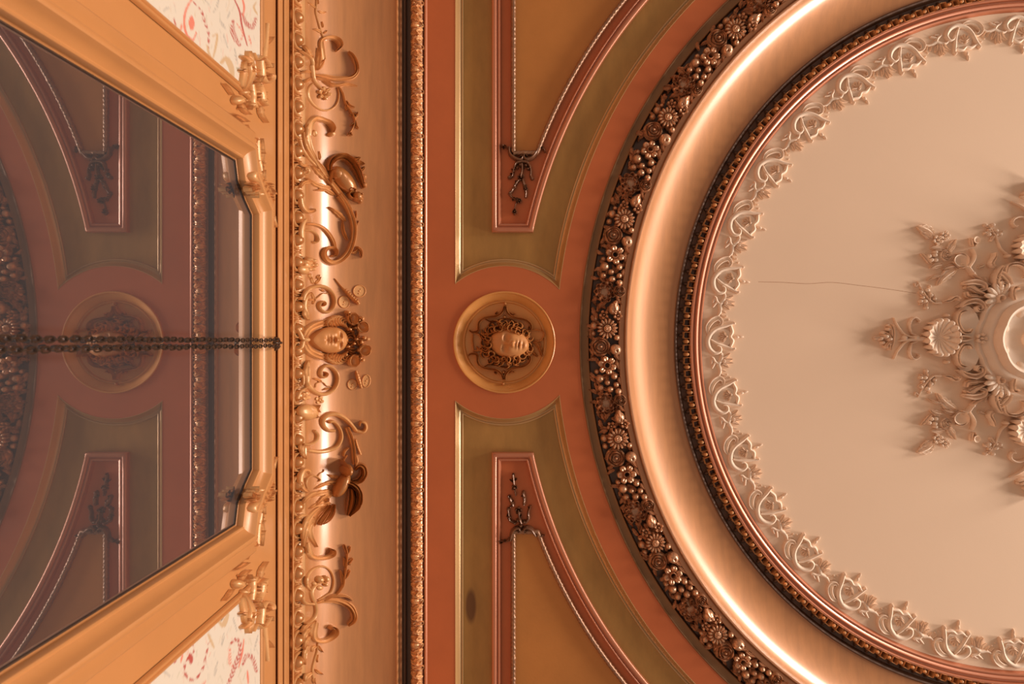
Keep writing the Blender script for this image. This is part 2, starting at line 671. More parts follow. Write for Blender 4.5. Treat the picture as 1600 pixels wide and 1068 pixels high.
rect = [(-164.1, -1150), (2120, -1150), (2120, 1150), (-164.1, 1150)]
loops = [rect, circ(RC, 731, 240), circ(MC, 79.5, 90), panel_outline(0, -1), panel_outline(0, 1)]
a = Acc().add(*fill(loops, 0.0))
ceil_ = a.build('ceiling', M_TERRA, smooth=False, kind='structure', label='terracotta painted flat ceiling around the recessed panels')
for sign, nm in ((-1, 'upper'), (1, 'lower')):
    prof = [(0, 0), (.2, -.4), (.8, -.5), (1.4, .2), (2.0, 1.4), (3.2, 3.0), (4.6, 5.4), (6.4, 8.0), (8.6, 9.8), (9.4, 10.0), (9.8, 9.0), (11, 8.6), (12, 9.2), (12.2, 11.2)]
    Acc().add(*loft(lambda s: panel_outline(s, sign), prof)).build('panel_moulding', M_PALE, ceil_, angle=35, label='pale gold moulding edging a recessed panel')
    Acc().add(*fill([panel_outline(12, sign), inset_outline(0, sign)], 11.2)).build('panel_field', M_OLIVE, ceil_, smooth=False, label='olive gold field of a recessed panel')
    prof = [(0, 11.3), (.3, 3.6), (1.2, 2.2), (3.5, 1.2), (6, 1.6), (7.6, 3.0), (8.2, 4.8), (9.2, 5.0), (9.8, 3.6), (11.2, 2.6), (12.8, 3.4), (14.2, 6), (15, 9.5)]
    Acc().add(*loft(lambda s: inset_outline(s, sign), prof)).build('inset_moulding', M_PINK, ceil_, angle=35, label='copper pink moulding with two rounded ridges')
    ro = lambda s: inset_outline(s, sign, left=-30, R=850, y0=297, far=YE - 110)
    Acc().add(*fill([inset_outline(14.6, sign), ro(0)], 9.4)).build('inset_field', M_TERRA, ceil_, smooth=False)
    Acc().add(*fill([ro(0)], 9.0)).build('ochre_field', M_OCHRE, ceil_, smooth=False, label='ochre gold innermost field')
    # carved rope bead round the ochre field
    pts = np.array(ro(0) + ro(0)[:1])
    seg = np.sqrt(((pts[1:] - pts[:-1]) ** 2).sum(1))
    cs = np.concatenate([[0], np.cumsum(seg)])
    n = int(cs[-1] / 1.6)
    u = np.linspace(0, cs[-1], n)
    cx, cy = np.interp(u, cs, pts[:, 0]), np.interp(u, cs, pts[:, 1])
    T = np.gradient(np.column_stack([cx, cy]), axis=0)
    T /= np.sqrt((T ** 2).sum(1))[:, None]
    N = np.column_stack([-T[:, 1], T[:, 0]])
    V = []
    NA = 12
    for i in range(n):
        for j in range(NA):
            an = 2 * math.pi * j / NA
            tw = an - u[i] * 0.30
            r = 3.3 + .75 * abs(math.cos(tw * 1.5)) + (.5 if (u[i] % 16) < 2 else 0)
            V.append((cx[i] + N[i, 0] * r * math.cos(an), cy[i] + N[i, 1] * r * math.cos(an), 5.4 - 1.35 * r * math.sin(an)))
    Acc().add(np.array(V), grid_faces(n, NA, True)).build('rope_bead', M_ROPE, ceil_, angle=60, label='carved bronze rope bead round the ochre field')

# ---------------------------------------------------------------- dome rings
RP = [(731, 0), (730.4, -1.2), (729.4, -1.6), (728.4, -1.2), (728, .8), (725, 1.6), (719, 2), (717, 1), (716, 2), (716, 10)]
a = Acc().add(*revolve(RP, *RC))
a.build('trim_7', M_OLIVED, kind='structure', label='brown gold hollow ring just outside the flower garland')
RP = [(716, 7), (714, 10), (664, 8), (662, 8)]
a = Acc().add(*revolve(RP, *RC))
bed = a.build('trim_8', M_DARK, kind='structure', label='dark bronze ring channel behind the carved garland')


def rpx(px, h):
    """ring profile point seen at px on the left side"""
    return (RC[0] - (px - VX) * (1 + h / F), h)


RP = [rpx(965.5, 8), rpx(966, -3), rpx(966.6, -6), rpx(967.6, -7), rpx(974, -7.3), rpx(975.2, -6.2), rpx(976.2, -7.5), rpx(977.6, -9), rpx(979.6, -8.4), rpx(980.2, -6.5)]
a = Acc().add(*revolve(RP, *RC))
a.build('trim_9', M_BROWN, kind='structure', angle=35, label='brown gold fillet ring inside the flower garland')
r0, h0 = rpx(980.2, -6.5)
r1, h1 = rpx(1053, 36)
RP = [(r0, h0)]
T0 = math.radians(16)
for t in np.linspace(T0, math.pi / 2, 30):
    RP.append((r1 + (r0 - r1) * math.cos(t) / math.cos(T0), h0 + (h1 - h0) * (math.sin(t) - math.sin(T0)) / (1 - math.sin(T0))))
a = Acc().add(*revolve(RP, *RC))
a.build('trim_10', M_COVE, kind='structure', angle=40, label='wide shining gold cove ring round the dome')
RP = [rpx(1053, 36), rpx(1053.4, 33), rpx(1055.5, 31.8), rpx(1057.6, 33), rpx(1058, 36), rpx(1059, 41), rpx(1066, 43), rpx(1074, 42), rpx(1077, 36), rpx(1077.4, 30)]
a = Acc().add(*revolve(RP, *RC))
bead_trim = a.build('trim_11', M_DARK, kind='structure', angle=40, label='dark bronze ring channel strung with beads and open links')
RP = [rpx(1077.4, 30), rpx(1078.4, 28.6), rpx(1081, 28.4), rpx(1082, 30), rpx(1082.6, 33), rpx(1084.6, 33.4), rpx(1085.4, 31), rpx(1088, 29.2), rpx(1090.6, 30.5), rpx(1091.4, 33), rpx(1092.4, 31.6), rpx(1094.6, 31.4), rpx(1096, 33.5), rpx(1096.8, 38.5)]
a = Acc().add(*revolve(RP, *RC))
a.build('trim_12', M_PINK, kind='structure', angle=40, label='copper rings of rounded beads round the cream dome')
HD = 38.0
RR = rpx(1096.8, 38.5)[0]
V, Fc = disc(RC[0], RC[1], RR, RR, lambda u, v: 0, 0, 24, 240)
V = V[:24 * 240 + 240 + 1]
V[:, 2] = HD + 10 * (1 - ((V[:, 0] - RC[0]) ** 2 + (V[:, 1] - RC[1]) ** 2) / RR ** 2) * 0
a = Acc().add(V, Fc)
a.build('ceiling_dome', M_CREAM, kind='structure', label='smooth cream plaster field of the round dome')

# ---------------------------------------------------------------- mirror
mir = empty('wall_mirror', -350, 5, -1300, 'tall wall mirror in a gold shouldered frame, reflecting the ceiling', 'mirror')
OUT = [(-215, -1320), (-215.6, -298), (-192, -290), (-174, -268), (-159, -244.5), (159, -244.5), (174, -268), (192, -290), (215.6, -298), (215, -1320)]
OUT = [(y + 5, h) for y, h in OUT]


def frame_sweep(prof, out=OUT, x0=-350.0):
    O = np.array(out, float)
    n = len(O)
    mit = []
    for i in range(n):
        d = []
        if i > 0:
            d.append(O[i] - O[i - 1])
        if i < n - 1:
            d.append(O[i + 1] - O[i])
        d = [q / np.linalg.norm(q) for q in d]
        nn = [np.array([-q[1], q[0]]) for q in d]
        s = sum(nn)
        s = s / np.linalg.norm(s)
        mit.append(s / max(.45, float(np.dot(s, nn[0]))))
    V = []
    for w, p in prof:
        for i in range(n):
            q = O[i] + mit[i] * w
            V.append((x0 + p, q[0], q[1]))
    return np.array(V), grid_faces(len(prof), n)


FP = [(-2, 1), (0, 2), (0, 8.5), (.6, 10), (2, 10.8), (3.6, 10.6), (4.2, 11), (6.5, 12.4), (9, 14.6), (11, 17), (12.5, 19.8), (13.6, 21.4), (15.5, 22.2), (18, 22.2),
      (19.5, 21.4), (20.6, 19.2), (23, 18.6), (30, 18.2), (36, 16.5), (40, 12), (42, 6), (42.6, 1), (44, 0), (45.5, 0)]
a = Acc().add(*frame_sweep(FP))
frame = a.build('frame', M_GOLD, mir, angle=30)
# dark rebate round the glass
a = Acc().add(*frame_sweep([(-3.5, .4), (-3.2, 1.6), (-2, 2.0), (-1.4, 1), (0.2, 1), (0.2, 4)]))
a.build('rebate', M_IRON, mir, angle=30, label='dark rebate between glass and frame')
gl = [(-349.6, y + (1 if y > 5 else -1), h + 1) for y, h in OUT]
gb = [(-350.4, y, h) for X, y, h in gl]
n = len(gl)
V = np.array(gl + gb)
Fc = [tuple(range(n)), tuple(range(2 * n - 1, n - 1, -1))] + [(i, (i + 1) % n, n + (i + 1) % n, n + i) for i in range(n)]
mm = bpy.data.materials.new('dim_mirror_glass')
mm.use_nodes = True
nt = mm.node_tree
b = nt.nodes['Principled BSDF']
b.inputs['Metallic'].default_value = 1
b.inputs['Roughness'].default_value = 0.015
b.inputs['Base Color'].default_value = (0.43, 0.42, 0.42, 1)
df = nt.nodes.new('ShaderNodeBsdfDiffuse')
df.inputs[0].default_value = (0.55, 0.50, 0.52, 1)
ms = nt.nodes.new('ShaderNodeMixShader')
ms.inputs[0].default_value = 0.06
nt.links.new(b.outputs[0], ms.inputs[1])
nt.links.new(df.outputs[0], ms.inputs[2])
nt.links.new(ms.outputs[0], nt.nodes['Material Output'].inputs[0])
a = Acc().add(V, Fc)
a.build('glass', mm, mir, smooth=False, label='dim slightly dusty mirror glass')


# ---------------------------------------------------------------- egg and dart
def frame_inst(name, me, parent, X, Y, h, ex, ez, **kw):
    """place a mesh: local x -> ex (X,h), local y -> Y, local z -> ez (X,h)"""
    o = inst(name, me, parent, X, Y, h, **kw)
    from mathutils import Matrix
    x = Vector((ex[0], 0, ex[1]))
    z = Vector((ez[0], 0, ez[1]))
    y = z.cross(x)
    R = Matrix((x, y, z)).transposed()
    o.rotation_mode = 'QUATERNION'
    o.rotation_quaternion = R.to_quaternion()
    return o


def up_mesh(name, shapes, m, angle=45):
    me = local_mesh(name, shapes, m, angle)
    n = len(me.vertices)
    co = np.empty(n * 3)
    me.vertices.foreach_get('co', co)
    co = co.reshape(-1, 3)
    co[:, 2] *= -1
    me.vertices.foreach_set('co', co.ravel())
    return me


ex = (EB - EA) / np.linalg.norm(EB - EA)
ez = np.array([ex[1], -ex[0]])
if ez[0] < 0:
    ez = -ez
EM = (EA + EB) / 2 - ez * 4.5 - ex * 1.0
SL = np.linalg.norm(EB - EA)


def egg_fn(u, v):
    return 11.0 * max(0, 1 - u * u - v * v) ** .55


me_egg = up_mesh('egg', [disc(0.5, 0, 10.8, 8.6, egg_fn, 0, 6, 18)], M_EGG)
sh = [(9, 12.6), (2, 12.9), (-5, 11.4), (-10.6, 7), (-12.8, 0)]
shell = [(x, -y) for x, y in sh] + [(x, y) for x, y in sh[::-1][1:]]
sh2 = [(12, 8.6), (8, 9.8), (1, 10.3), (-5, 9.2), (-9.6, 5), (-10.8, 0)]
shell2 = [(x, -y) for x, y in sh2] + [(x, y) for x, y in sh2[::-1][1:]]
me_shell = up_mesh('egg_shell', [stroke(shell, [.6, 1.6, 1.9, 1.6, .6], [4, 5.5, 6, 5.5, 4], 0, ROUND, 34), stroke(shell2, 0.7, 3.0, 0, ROUND5, 30)], M_ORN)
me_dart = up_mesh('dart', [stroke([(13, 0), (3, 0), (-6, 0)], [1.0, .9, .5], 2.4, 0, ROUND5, 8), leaf(-13, -3.6, -5, -.4, 1.2, 2.4, .1), leaf(-13, 3.6, -5, .4, 1.2, 2.4, -.1),
                           leaf(-12, 0, -4, 0, 1.4, 3), leaf(12, -3.6, 7, 0, 1.0, 2), leaf(12, 3.6, 7, 0, 1.0, 2)], M_ORN)
for n_ in range(-20, 21):
    Y = -13.3 + 31.7 * n_
    kw = {}
    frame_inst('egg', me_egg, egg_trim, EM[0], Y, EM[1], ex, ez)
    frame_inst('egg_shell', me_shell, egg_trim, EM[0], Y, EM[1], ex, ez)
    frame_inst('dart', me_dart, egg_trim, EM[0], Y + 15.85, EM[1], ex, ez)

# ---------------------------------------------------------------- leaf moulding


def bulge(shapes, R=11.0, hb=8.5):
    out = []
    for V, Fc in shapes:
        V = V.copy()
        V[:, 2] += hb * np.sqrt(np.clip(1 - (V[:, 0] / R) ** 2, 0, 1))
        out.append((V, Fc))
    return out


def leaf_group(sg):
    L = []
    for y, w in ((11, 5.8), (24, 5.6)):
        L.append(stroke([(9.5, sg * (y - 4)), (4, sg * (y - 3.4)), (-1, sg * y), (-6, sg * (y + 1.6)), (-10, sg * (y - 1))], [.7, w * .8, w, w * .8, .6], [1.6, 5.0, 6.8, 5.0, 1.5], 0, LEAF, 16, lobes=3, amp=.3))
        L.append(stroke([(8, sg * (y + 1)), (3.5, sg * (y + 4.6)), (.6, sg * (y + 1.6)), (2.6, sg * (y))], [.7, 2.0, 1.8, .9], [4, 8.2, 9.2, 8.6], 0, ROUND5, 7))
    return L


me_leafu = local_mesh('leaf_cluster', bulge(leaf_group(-1)), M_BRLEAF, 60)
me_leafd = local_mesh('leaf_cluster', bulge(leaf_group(1)), M_BRLEAF, 60)
me_bud = local_mesh('bud', bulge([blob(-3, 0, 7.5, 5.2, 4.6, 0, 0, 5, 14), stroke([(11, 0), (5, -5), (-3, -6)], [.6, .9, .5], 3.4, 0, ROUND5, 8),
                                  stroke([(11, 0), (5, 5), (-3, 6)], [.6, .9, .5], 3.4, 0, ROUND5, 8), leaf(-9, 0, 9, 0, 1.6, 6.2)]), M_BRLEAF)
me_tie = local_mesh('ribbon_tie', bulge([stroke([(9, -2.6), (10.5, 0), (9, 2.6), (0, 1.0), (-9, 3.4)], .8, 3.6, 0, ROUND5, 14), stroke([(9, -2.6), (0, -1.0), (-9, -3.4)], .8, 3.6, 0, ROUND5, 9),
                                        blob(-6, 0, 3, 1.6, 3)]), M_BRLEAF)
for n_ in range(-10, 11):
    Yb = -4.6 + 68.9 * n_
    inst('bud', me_bud, leaf_trim, -180, Yb, 2.5)
    inst('leaf_cluster', me_leafd, leaf_trim, -180, Yb, 2.5)
    inst('leaf_cluster', me_leafu, leaf_trim, -180, Yb, 2.5)
    inst('ribbon_tie', me_tie, leaf_trim, -180, Yb + 34.4, 2.5)


# ---------------------------------------------------------------- flower garland
def ring_place(r, th, s=0.0):
    """angle th (deg, positive towards +Y) measured from the -X side of the dome; s = arc offset"""
    a = math.radians(th) + s / r
    return RC[0] - r * math.cos(a), RC[1] + r * math.sin(a), -a


gar = empty('flower_garland', RC[0] - 690, RC[1], 8, 'carved bronze garland of sunflowers, roses and fruit circling the dome', 'garland')


def sun(R=14):
    o = []
    for i in range(15):
        a = 2 * math.pi * i / 15
        o.append(disc(.72 * R * math.cos(a), .72 * R * math.sin(a), .33 * R, .155 * R,
                      lambda u, v: 6 + 3.4 * math.sqrt(max(0, 1 - u * u - v * v)) + 1.2 * u, a, 3, 8))
    o.append(stroke(arc(0, 0, .5 * R, .5 * R, 0, 360, 16), .09 * R, 9.5, 0, ROUND5, 24))
    o.append(disc(0, 0, .42 * R, .42 * R, lambda u, v: 6.5 + 5 * math.sqrt(max(0, 1 - u * u - v * v)) + .9 * math.cos(u * 17) * math.cos(v * 17), 0, 10, 26))
    return o


def apple(R=9, dx=1.5):
    o = [disc(0, 0, R, R * .95, lambda u, v: 13 * math.sqrt(max(0, 1 - u * u - v * v)) ** .8 - 5 * math.exp(-((u - .25) ** 2 + v * v) / .04), 0, 9, 20)]
    o += [blob(dx * 1.4, 0, .13 * R, .13 * R, 9.5, 0, 0, 3, 6)]
    return o


def pear(R=9):
    return [disc(0, 2, R * .85, R, lambda u, v: 12 * math.sqrt(max(0, 1 - u * u - v * v)) ** .8 - 3.5 * math.exp(-((u - .15) ** 2 + (v - .35) ** 2) / .03), 0, 8, 18),
            stroke([(0, -9), (-.5, -5), (1, 1), (3.5, 3.5)], [2.4, 4.2, 3.2, 1.2], [8, 11, 13, 12], 0, ROUND, 12)]


def openfl(R=13):
    o = []
    for i in range(6):
        a = 2 * math.pi * i / 6 + .3
        o.append(disc(.62 * R * math.cos(a), .62 * R * math.sin(a), .4 * R, .36 * R,
                      lambda u, v: 5 + 4.5 * math.sqrt(max(0, 1 - u * u - v * v)) + 2.2 * u - 1.5 * math.exp(-v * v / .04), a, 4, 12))
    o.append(stroke(arc(0, 0, .3 * R, .3 * R, 0, 360, 14), .1 * R, 11, 0, ROUND5, 18))
    for i in range(7):
        a = 2 * math.pi * i / 7
        o.append(stroke([(.33 * R * math.cos(a), .33 * R * math.sin(a)), (.42 * R * math.cos(a), .42 * R * math.sin(a))], .6, 10, 0, ROUND5, 5))
    return o


def carn(R=15):
    o = [blob(0, 0, R * .95, R, 6, 0, 0, 4, 16)]
    rnd = random.Random(4)
    for ring, k in ((.85, 9), (.58, 7), (.32, 5)):
        for i in range(k):
            a = 360 / k * i + ring * 77
            x, y = R * ring * math.cos(math.radians(a)), R * ring * math.sin(math.radians(a))
            o.append(stroke(arc(x, y, R * .17, R * .17, a - 90, a + 110, 7), [.5, 1.3, .5], [13 - 4 * ring + rnd.random() * 3] * 3, 1.5, ROUND5, 7))
    return o


ML = {
    'sunflower': local_mesh('sunflower', sun(), M_BRONZE),
    'rose': local_mesh('rose', rose(0, 0, 14.5, 15), M_BRONZE),
    'small_rose': local_mesh('small_rose', rose(0, 0, 9.5, 14), M_BRONZE),
    'apple': local_mesh('apple', apple(), M_BRONZE),
    'pear': local_mesh('pear', pear(), M_BRONZE),
    'open_flower': local_mesh('open_flower', openfl(), M_BRONZE),
    'carnation': local_mesh('carnation', carn(), M_BRONZE),
    'berry': local_mesh('berry', [blob(0, 0, 1, 1, 1.5, 0, 0, 5, 12)], M_BRONZE),
    'star_flower': local_mesh('star_flower', flower(0, 0, 6.5, 5, 7, 0, 3, .26), M_BRONZE),
    'leaf': local_mesh('leaf', [leaf(-10, 0, 10, 0, 4.2, 5.5, .1, 4)], M_BRONZE),
}
# (kind, along the ring, across (inner +), extra turn, scale)
PER = [('sunflower', 0, 0, 0, 1), ('berry', -4, -20, 0, 6), ('berry', 8, -21, 0, 4.5), ('berry', 14, 15, 0, 4), ('rose', 28, -10, .5, 1), ('apple', 33, 13, 1, .95),
       ('leaf', 44, 16, 1.2, .8), ('leaf', 43, -21, 1.9, .8), ('open_flower', 57, -1, 0, 1), ('leaf', 57, 16, 1.3, .8), ('berry', 66, -17, 0, 4.2), ('leaf', 69, 9, .4, .8),
       ('berry', 75, 9, 0, 4.6), ('berry', 77, -13, 0, 6.5), ('leaf', 83, 17, 1.4, .6), ('berry', 84, -2, 0, 4.4), ('berry', 88, 11, 0, 4), ('berry', 91, -13, 0, 5), ('berry', 95, 1, 0, 5.2),
       ('berry', 99, 13, 0, 4.6), ('berry', 102, -5, 0, 3.6), ('leaf', 87, -19, 1.5, .7), ('carnation', 116, -8, 0, 1), ('small_rose', 113, 14, 0, 1), ('leaf', 127, 16, .9, .7),
       ('pear', 138, 9, .2, 1), ('leaf', 136, -8, 2.2, 1), ('leaf', 130, -20, 1.4, .8), ('star_flower', 151, 15, 0, 1), ('star_flower', 151, -6, .4, 1), ('leaf', 148, -19, 1.2, .9), ('berry', 158, -18, 0, 3.6), ('leaf', 158, 5, .4, .6)]
rnd = random.Random(7)
RG = 688.0
for n_ in range(-8, 8):
    for kind, s, t, rot, sc in PER:
        th = -1.7 + 14.35 * n_
        s_ = s * 14.35 * math.pi / 180 * RG / 172.0
        r = RG - t
        a = math.radians(th) + s_ / RG
        if abs(math.degrees(a)) > 100:
            continue
        X, Y, rz = RC[0] - r * math.cos(a), RC[1] + r * math.sin(a), -a
        z = -1 - t * .28 + (2 if t < -14 else 0)
        if kind == 'berry':
            z -= 1.5
        inst(kind, ML[kind], gar, X, Y, z, rz + rot + rnd.uniform(-.15, .15), 1.1 * sc * rnd.uniform(.96, 1.06))
# filler foliage lying behind the flowers: too small to pick apart
fo = []
for i in range(900):
    a = math.radians(rnd.uniform(-100, 100))
    r = RG + rnd.uniform(-23, 26)
    q = rnd.uniform(0, 6.28)
    V, Fc = leaf(-7.5, 0, 7.5, 0, 3.4, 4.6, .1, 3)
    c, s = math.cos(q), math.sin(q)
    V2 = np.column_stack([RC[0] - r * math.cos(a) + V[:, 0] * c - V[:, 1] * s, RC[1] + r * math.sin(a) + V[:, 0] * s + V[:, 1] * c, 4 - V[:, 2] - rnd.uniform(0, 4)])
    fo.append((V2, Fc))
a_ = Acc()
for V, Fc in fo:
    a_.add(V, Fc)
a_.build('foliage', M_BRONZE, gar, kind='stuff')

# ---------------------------------------------------------------- beads and open links round the dome
rb, hb = rpx(1071.5, 40)
me_bd = local_mesh('bead', [blob(0, 0, 4.8, 4.2, 14, 0, 0, 5, 12)], M_BRLEAF)
lk = [(-4.6, -4.6), (4.6, -4.6), (4.9, 0), (4.6, 4.6), (-4.6, 4.6), (-4.9, 0), (-4.6, -4.6)]
me_lk = local_mesh('open_link', [stroke(lk, 1.1, 13, 0, ROUND5, 26)], M_BRLEAF)
me_tg = local_mesh('tongue', [stroke([(-5, 0), (-11, 0)], [3.6, 2.4], [6, 3], 0, ROUND5, 6)], M_DARK)
NB = 171
for i in range(-85, 86):
    a = 2 * math.pi * i / NB
    inst('bead', me_bd, bead_trim, RC[0] - rb * math.cos(a), RC[1] + rb * math.sin(a), hb, -a)
    a = 2 * math.pi * (i + .5) / NB
    inst('open_link', me_lk, bead_trim, RC[0] - rb * math.cos(a), RC[1] + rb * math.sin(a), hb, -a)
    if i % 1 == 0:
        inst('tongue', me_tg, bead_trim, RC[0] - rb * math.cos(a), RC[1] + rb * math.sin(a), hb + 1, -a)

# ---------------------------------------------------------------- scroll border on the cream dome
sb = empty('scroll_border', RC[0] - 480, RC[1], HD, 'cream plaster border of scrolled shields and flower sprays round the dome edge', 'plaster border')


def LC(cx, cy, pts, s=6.68):
    return [((x - cx) / s, (y - cy) / s) for x, y in pts]


K = lambda p: LC(255, 850, p)
car = [
    stroke(K([(372, 700), (300, 728), (215, 752), (148, 800), (112, 880), (128, 955), (185, 1003), (238, 985), (236, 942), (205, 930)]), [2.11, 2.98, 3.51, 3.86, 4.03, 3.86, 3.33, 2.64, 1.94, 1.4], 5, 0, ROUND, 34),
    stroke(K([(140, 868), (190, 900), (250, 925), (372, 962)]), [1.4, 2.64, 2.98, 2.46], 4.4, 0, ROUND, 14),
    stroke(K([(112, 812), (108, 745), (150, 680), (208, 655), (243, 690), (228, 722), (205, 712)]), [1.76, 3.86, 4.56, 4.21, 2.81, 2.11, 1.4], [3, 4.5, 5, 5, 4.5, 4, 3.5], 0, FLUTE, 22),
    stroke(K([(335, 728), (352, 790), (335, 838), (358, 880), (335, 940)]), [1.94, 2.81, 2.11, 2.81, 1.94], 4.4, 0, ROUND, 16),
    blob(*K([(368, 706)])[0], 2.6, 2.0, 6), blob(*K([(374, 956)])[0], 2.6, 2.0, 6),
    blob(*K([(400, 842)])[0], 3.8, 2.2, 4.6), blob(*K([(440, 838)])[0], 4.6, 1.5, 3.8), blob(*K([(294, 836)])[0], 2.0, 2.0, 6.5),
]
for an in (150, 185, 220, 250, 115):
    x, y = K([(285, 840)])[0]
    car.append(leaf(x, y, x + 11 * math.cos(math.radians(an)), y + 9 * math.sin(math.radians(an)), 3.6, 5.4))
car.append(disc(*K([(255, 850)])[0], 15, 14, lambda u, v: 1.4, 0, 2, 14))
car = [(np.column_stack([V[:, 0] * 1.06, V[:, 1] * 1.04, V[:, 2] * 1.25]), Fc) for V, Fc in car]
me_car = local_mesh('scrolled_shield', car, M_CREAMO)
G = lambda p: LC(255, 500, p)
spr = [
    stroke(G([(222, 368), (246, 415), (228, 470), (205, 505), (216, 560), (212, 600), (188, 640)]), [1.59, 2.46, 3.16, 3.33, 2.81, 2.29, 1.59], 4, 0, ROUND, 20),
    stroke(G([(205, 505), (170, 480), (152, 440), (135, 430)]), [2.64, 2.64, 2.11, 1.4], 4, 0, ROUND5, 10),
    stroke(G([(165, 490), (150, 515), (132, 545)]), [2.11, 2.11, 1.4], 3.5, 0, ROUND5, 8),
    stroke(G([(160, 445), (140, 460), (128, 500)]), [1.4, 2.29, 1.05], 3.0, 0, ROUND5, 8),
    leaf(*G([(235, 440)])[0], *G([(330, 398)])[0], 2.8, 5, .1), leaf(*G([(245, 465)])[0], *G([(352, 462)])[0], 3.0, 6, .05),
    leaf(*G([(245, 490)])[0], *G([(355, 505)])[0], 3.0, 6, -.05), leaf(*G([(235, 510)])[0], *G([(305, 550)])[0], 3.0, 5.4, -.1),
    blob(*G([(262, 480)])[0], 4.0, 4.6, 4.6), leaf(*G([(215, 560)])[0], *G([(275, 590)])[0], 1.7, 3.8), leaf(*G([(212, 600)])[0], *G([(270, 640)])[0], 1.7, 3.8),
    blob(*G([(312, 652)])[0], 1.2, 1.6, 2.6), blob(*G([(285, 620)])[0], 1.3, 1.3, 2.8),
]
me_spr = local_mesh('flower_spray', spr, M_CREAMO)
rc = (RC[0] - (1128 - VX) * (1 + HD / F))
for n_ in range(-16, 17):
    X, Y, rz = ring_place(rc, -0.7 + 10.909 * n_)
    inst('scrolled_shield', me_car, sb, X, Y, HD, rz, 1 + HD / F)
    X, Y, rz = ring_place(rc - 1, -0.7 + 10.909 * (n_ - .568))
    inst('flower_spray', me_spr, sb, X, Y, HD, rz, 1 + HD / F)

# ---------------------------------------------------------------- ceiling rose
ROSC = np.array([1613.0, 530.0])
kx = 1 + HD / F
ros = empty('ceiling_rose', (ROSC[0] - VX) * kx, (ROSC[1] - VY) * kx, HD, 'large cream plaster ceiling rose of shells, scrolls and flower sprigs', 'ceiling rose')


def rotp(shapes, deg=0, flip=False):
    c, s = math.cos(math.radians(deg)), math.sin(math.radians(deg))
    o = []
    for V, Fc in shapes:
        V = V.copy()
        x, y = V[:, 0] - ROSC[0], V[:, 1] - ROSC[1]
        if flip:
            y = -y
        V[:, 0], V[:, 1] = ROSC[0] + x * c - y * s, ROSC[1] + x * s + y * c
        o.append((V, Fc))
    return o


def mir_y(shapes, yc=530.0):
    o = []
    for V, Fc in shapes:
        V = V.copy()
        V[:, 1] = 2 * yc - V[:, 1]
        o.append((V, Fc))
    return o


R1 = lambda p: Q(1340, 440, 8.215, p)
R2 = lambda p: Q(1470, 440, 8.215, p)
R3 = lambda p: Q(1420, 340, 8.215, p)
R4 = lambda p: Q(1480, 270, 8.215, p)
UC[0] = .45
cup = [stroke(R1([(425, 545), (452, 630), (448, 760), (405, 880)]), [.8, 1.4, 1.6, .8], 14, 0, ROUND, 14)]
for (x, y), r, h in zip(R1([(335, 655), (400, 610), (408, 735), (300, 725), (250, 725), (375, 835), (400, 560), (360, 700), (410, 800), (330, 780)]), (4.2, 4.5, 5.5, 5, 4.2, 4.2, 3, 6, 4, 4), (10, 12, 14, 11, 7, 10, 9, 14, 12, 10)):
    cup.append(blob(x, y, r, r * .8, h))
for p in ([(420, 720), (330, 640)], [(430, 700), (400, 560)], [(420, 740), (200, 720)], [(430, 760), (350, 850)], [(440, 740), (400, 880)]):
    (x0, y0), (x1, y1) = R1(p)
    cup.append(leaf(x0, y0, x1, y1, 2.6, 9, .08, 3, 4))
cross = []
for p in ([(472, 462), (530, 580), (620, 680), (770, 735)], [(690, 640), (670, 560), (695, 485), (750, 462), (800, 500), (785, 525)], [(690, 610), (700, 660), (760, 690), (800, 730)]):
    s = stroke(R1(p), [.9, 1.6, 2.0, 2.2] if len(p) == 4 else [1.6, 1.9, 2.0, 1.8, 1.6, 1.3], [6, 8, 10, 13] if len(p) == 4 else 9, 0, ROUND, 16)
    cross += [s] + mir_y([s], 528.5)
cross += [blob(*R1([(610, 725)])[0], 4.5, 6, 12), blob(*R1([(745, 725)])[0], 7, 5.5, 15), stroke(R1([(540, 760), (640, 745), (860, 730)]), [1.2, 3, 4], [8, 12, 16])]


def shell_fn(u, v):
    r = math.hypot(u, v)
    an = math.atan2(v, u)
    return 9 + 14 * r ** 2.2 + 4.5 * r * abs(math.sin(an * 8)) ** .7 - (4 if r > .98 else 0)


x0, y0 = R1([(1075, 715)])[0]
she = [disc(x0, y0, 25, 28, shell_fn, 0, 12, 96), blob(x0 + 10, y0, 5, 4.4, 20)] + [disc(x0 + 24 * math.cos(q_), y0 + 27 * math.sin(q_), 3.6, 4.4, lambda u, v: 18 + 9 * math.sqrt(max(0, 1 - u * u - v * v)), q_, 4, 10) for q_ in np.arange(16) * math.pi / 8 + .2]
soc = [stroke(arc(*R2([(215, 725)])[0], 5, 5, 0, 360, 14), 1.8, 20, 0, ROUND5, 20)]
for p in ([(250, 690), (330, 695), (400, 715)], [(250, 760), (330, 755), (400, 735)], [(180, 690), (120, 640), (100, 600)], [(180, 765), (130, 800), (110, 850)]):
    soc.append(stroke(R2(p), [1.4, 2, 1.2], 18, 0, ROUND, 8))
x, y = R2([(510, 725)])[0]
soc += flower(x, y, 8.5, 5, 12, 0, 12, .3)
csc = []
for p, w, h in (([(385, 600), (350, 650), (275, 640), (218, 560), (205, 480), (240, 395), (330, 362)], [1.2, 2.2, 2.8, 2.8, 2.6, 2.2, 1.2], 19),
                ([(230, 325), (330, 270), (440, 245), (520, 290), (525, 355), (470, 372), (445, 330), (480, 310)], [1, 3.5, 4.2, 3.4, 2.6, 2.0, 1.6, 1], 20),
                ([(240, 230), (200, 200), (120, 240), (60, 250)], [3, 3, 2, 1], 16)):
    s = stroke(R2(p), w, h, 0, FLUTE, 30)
    csc += [s] + mir_y([s], 528.8)
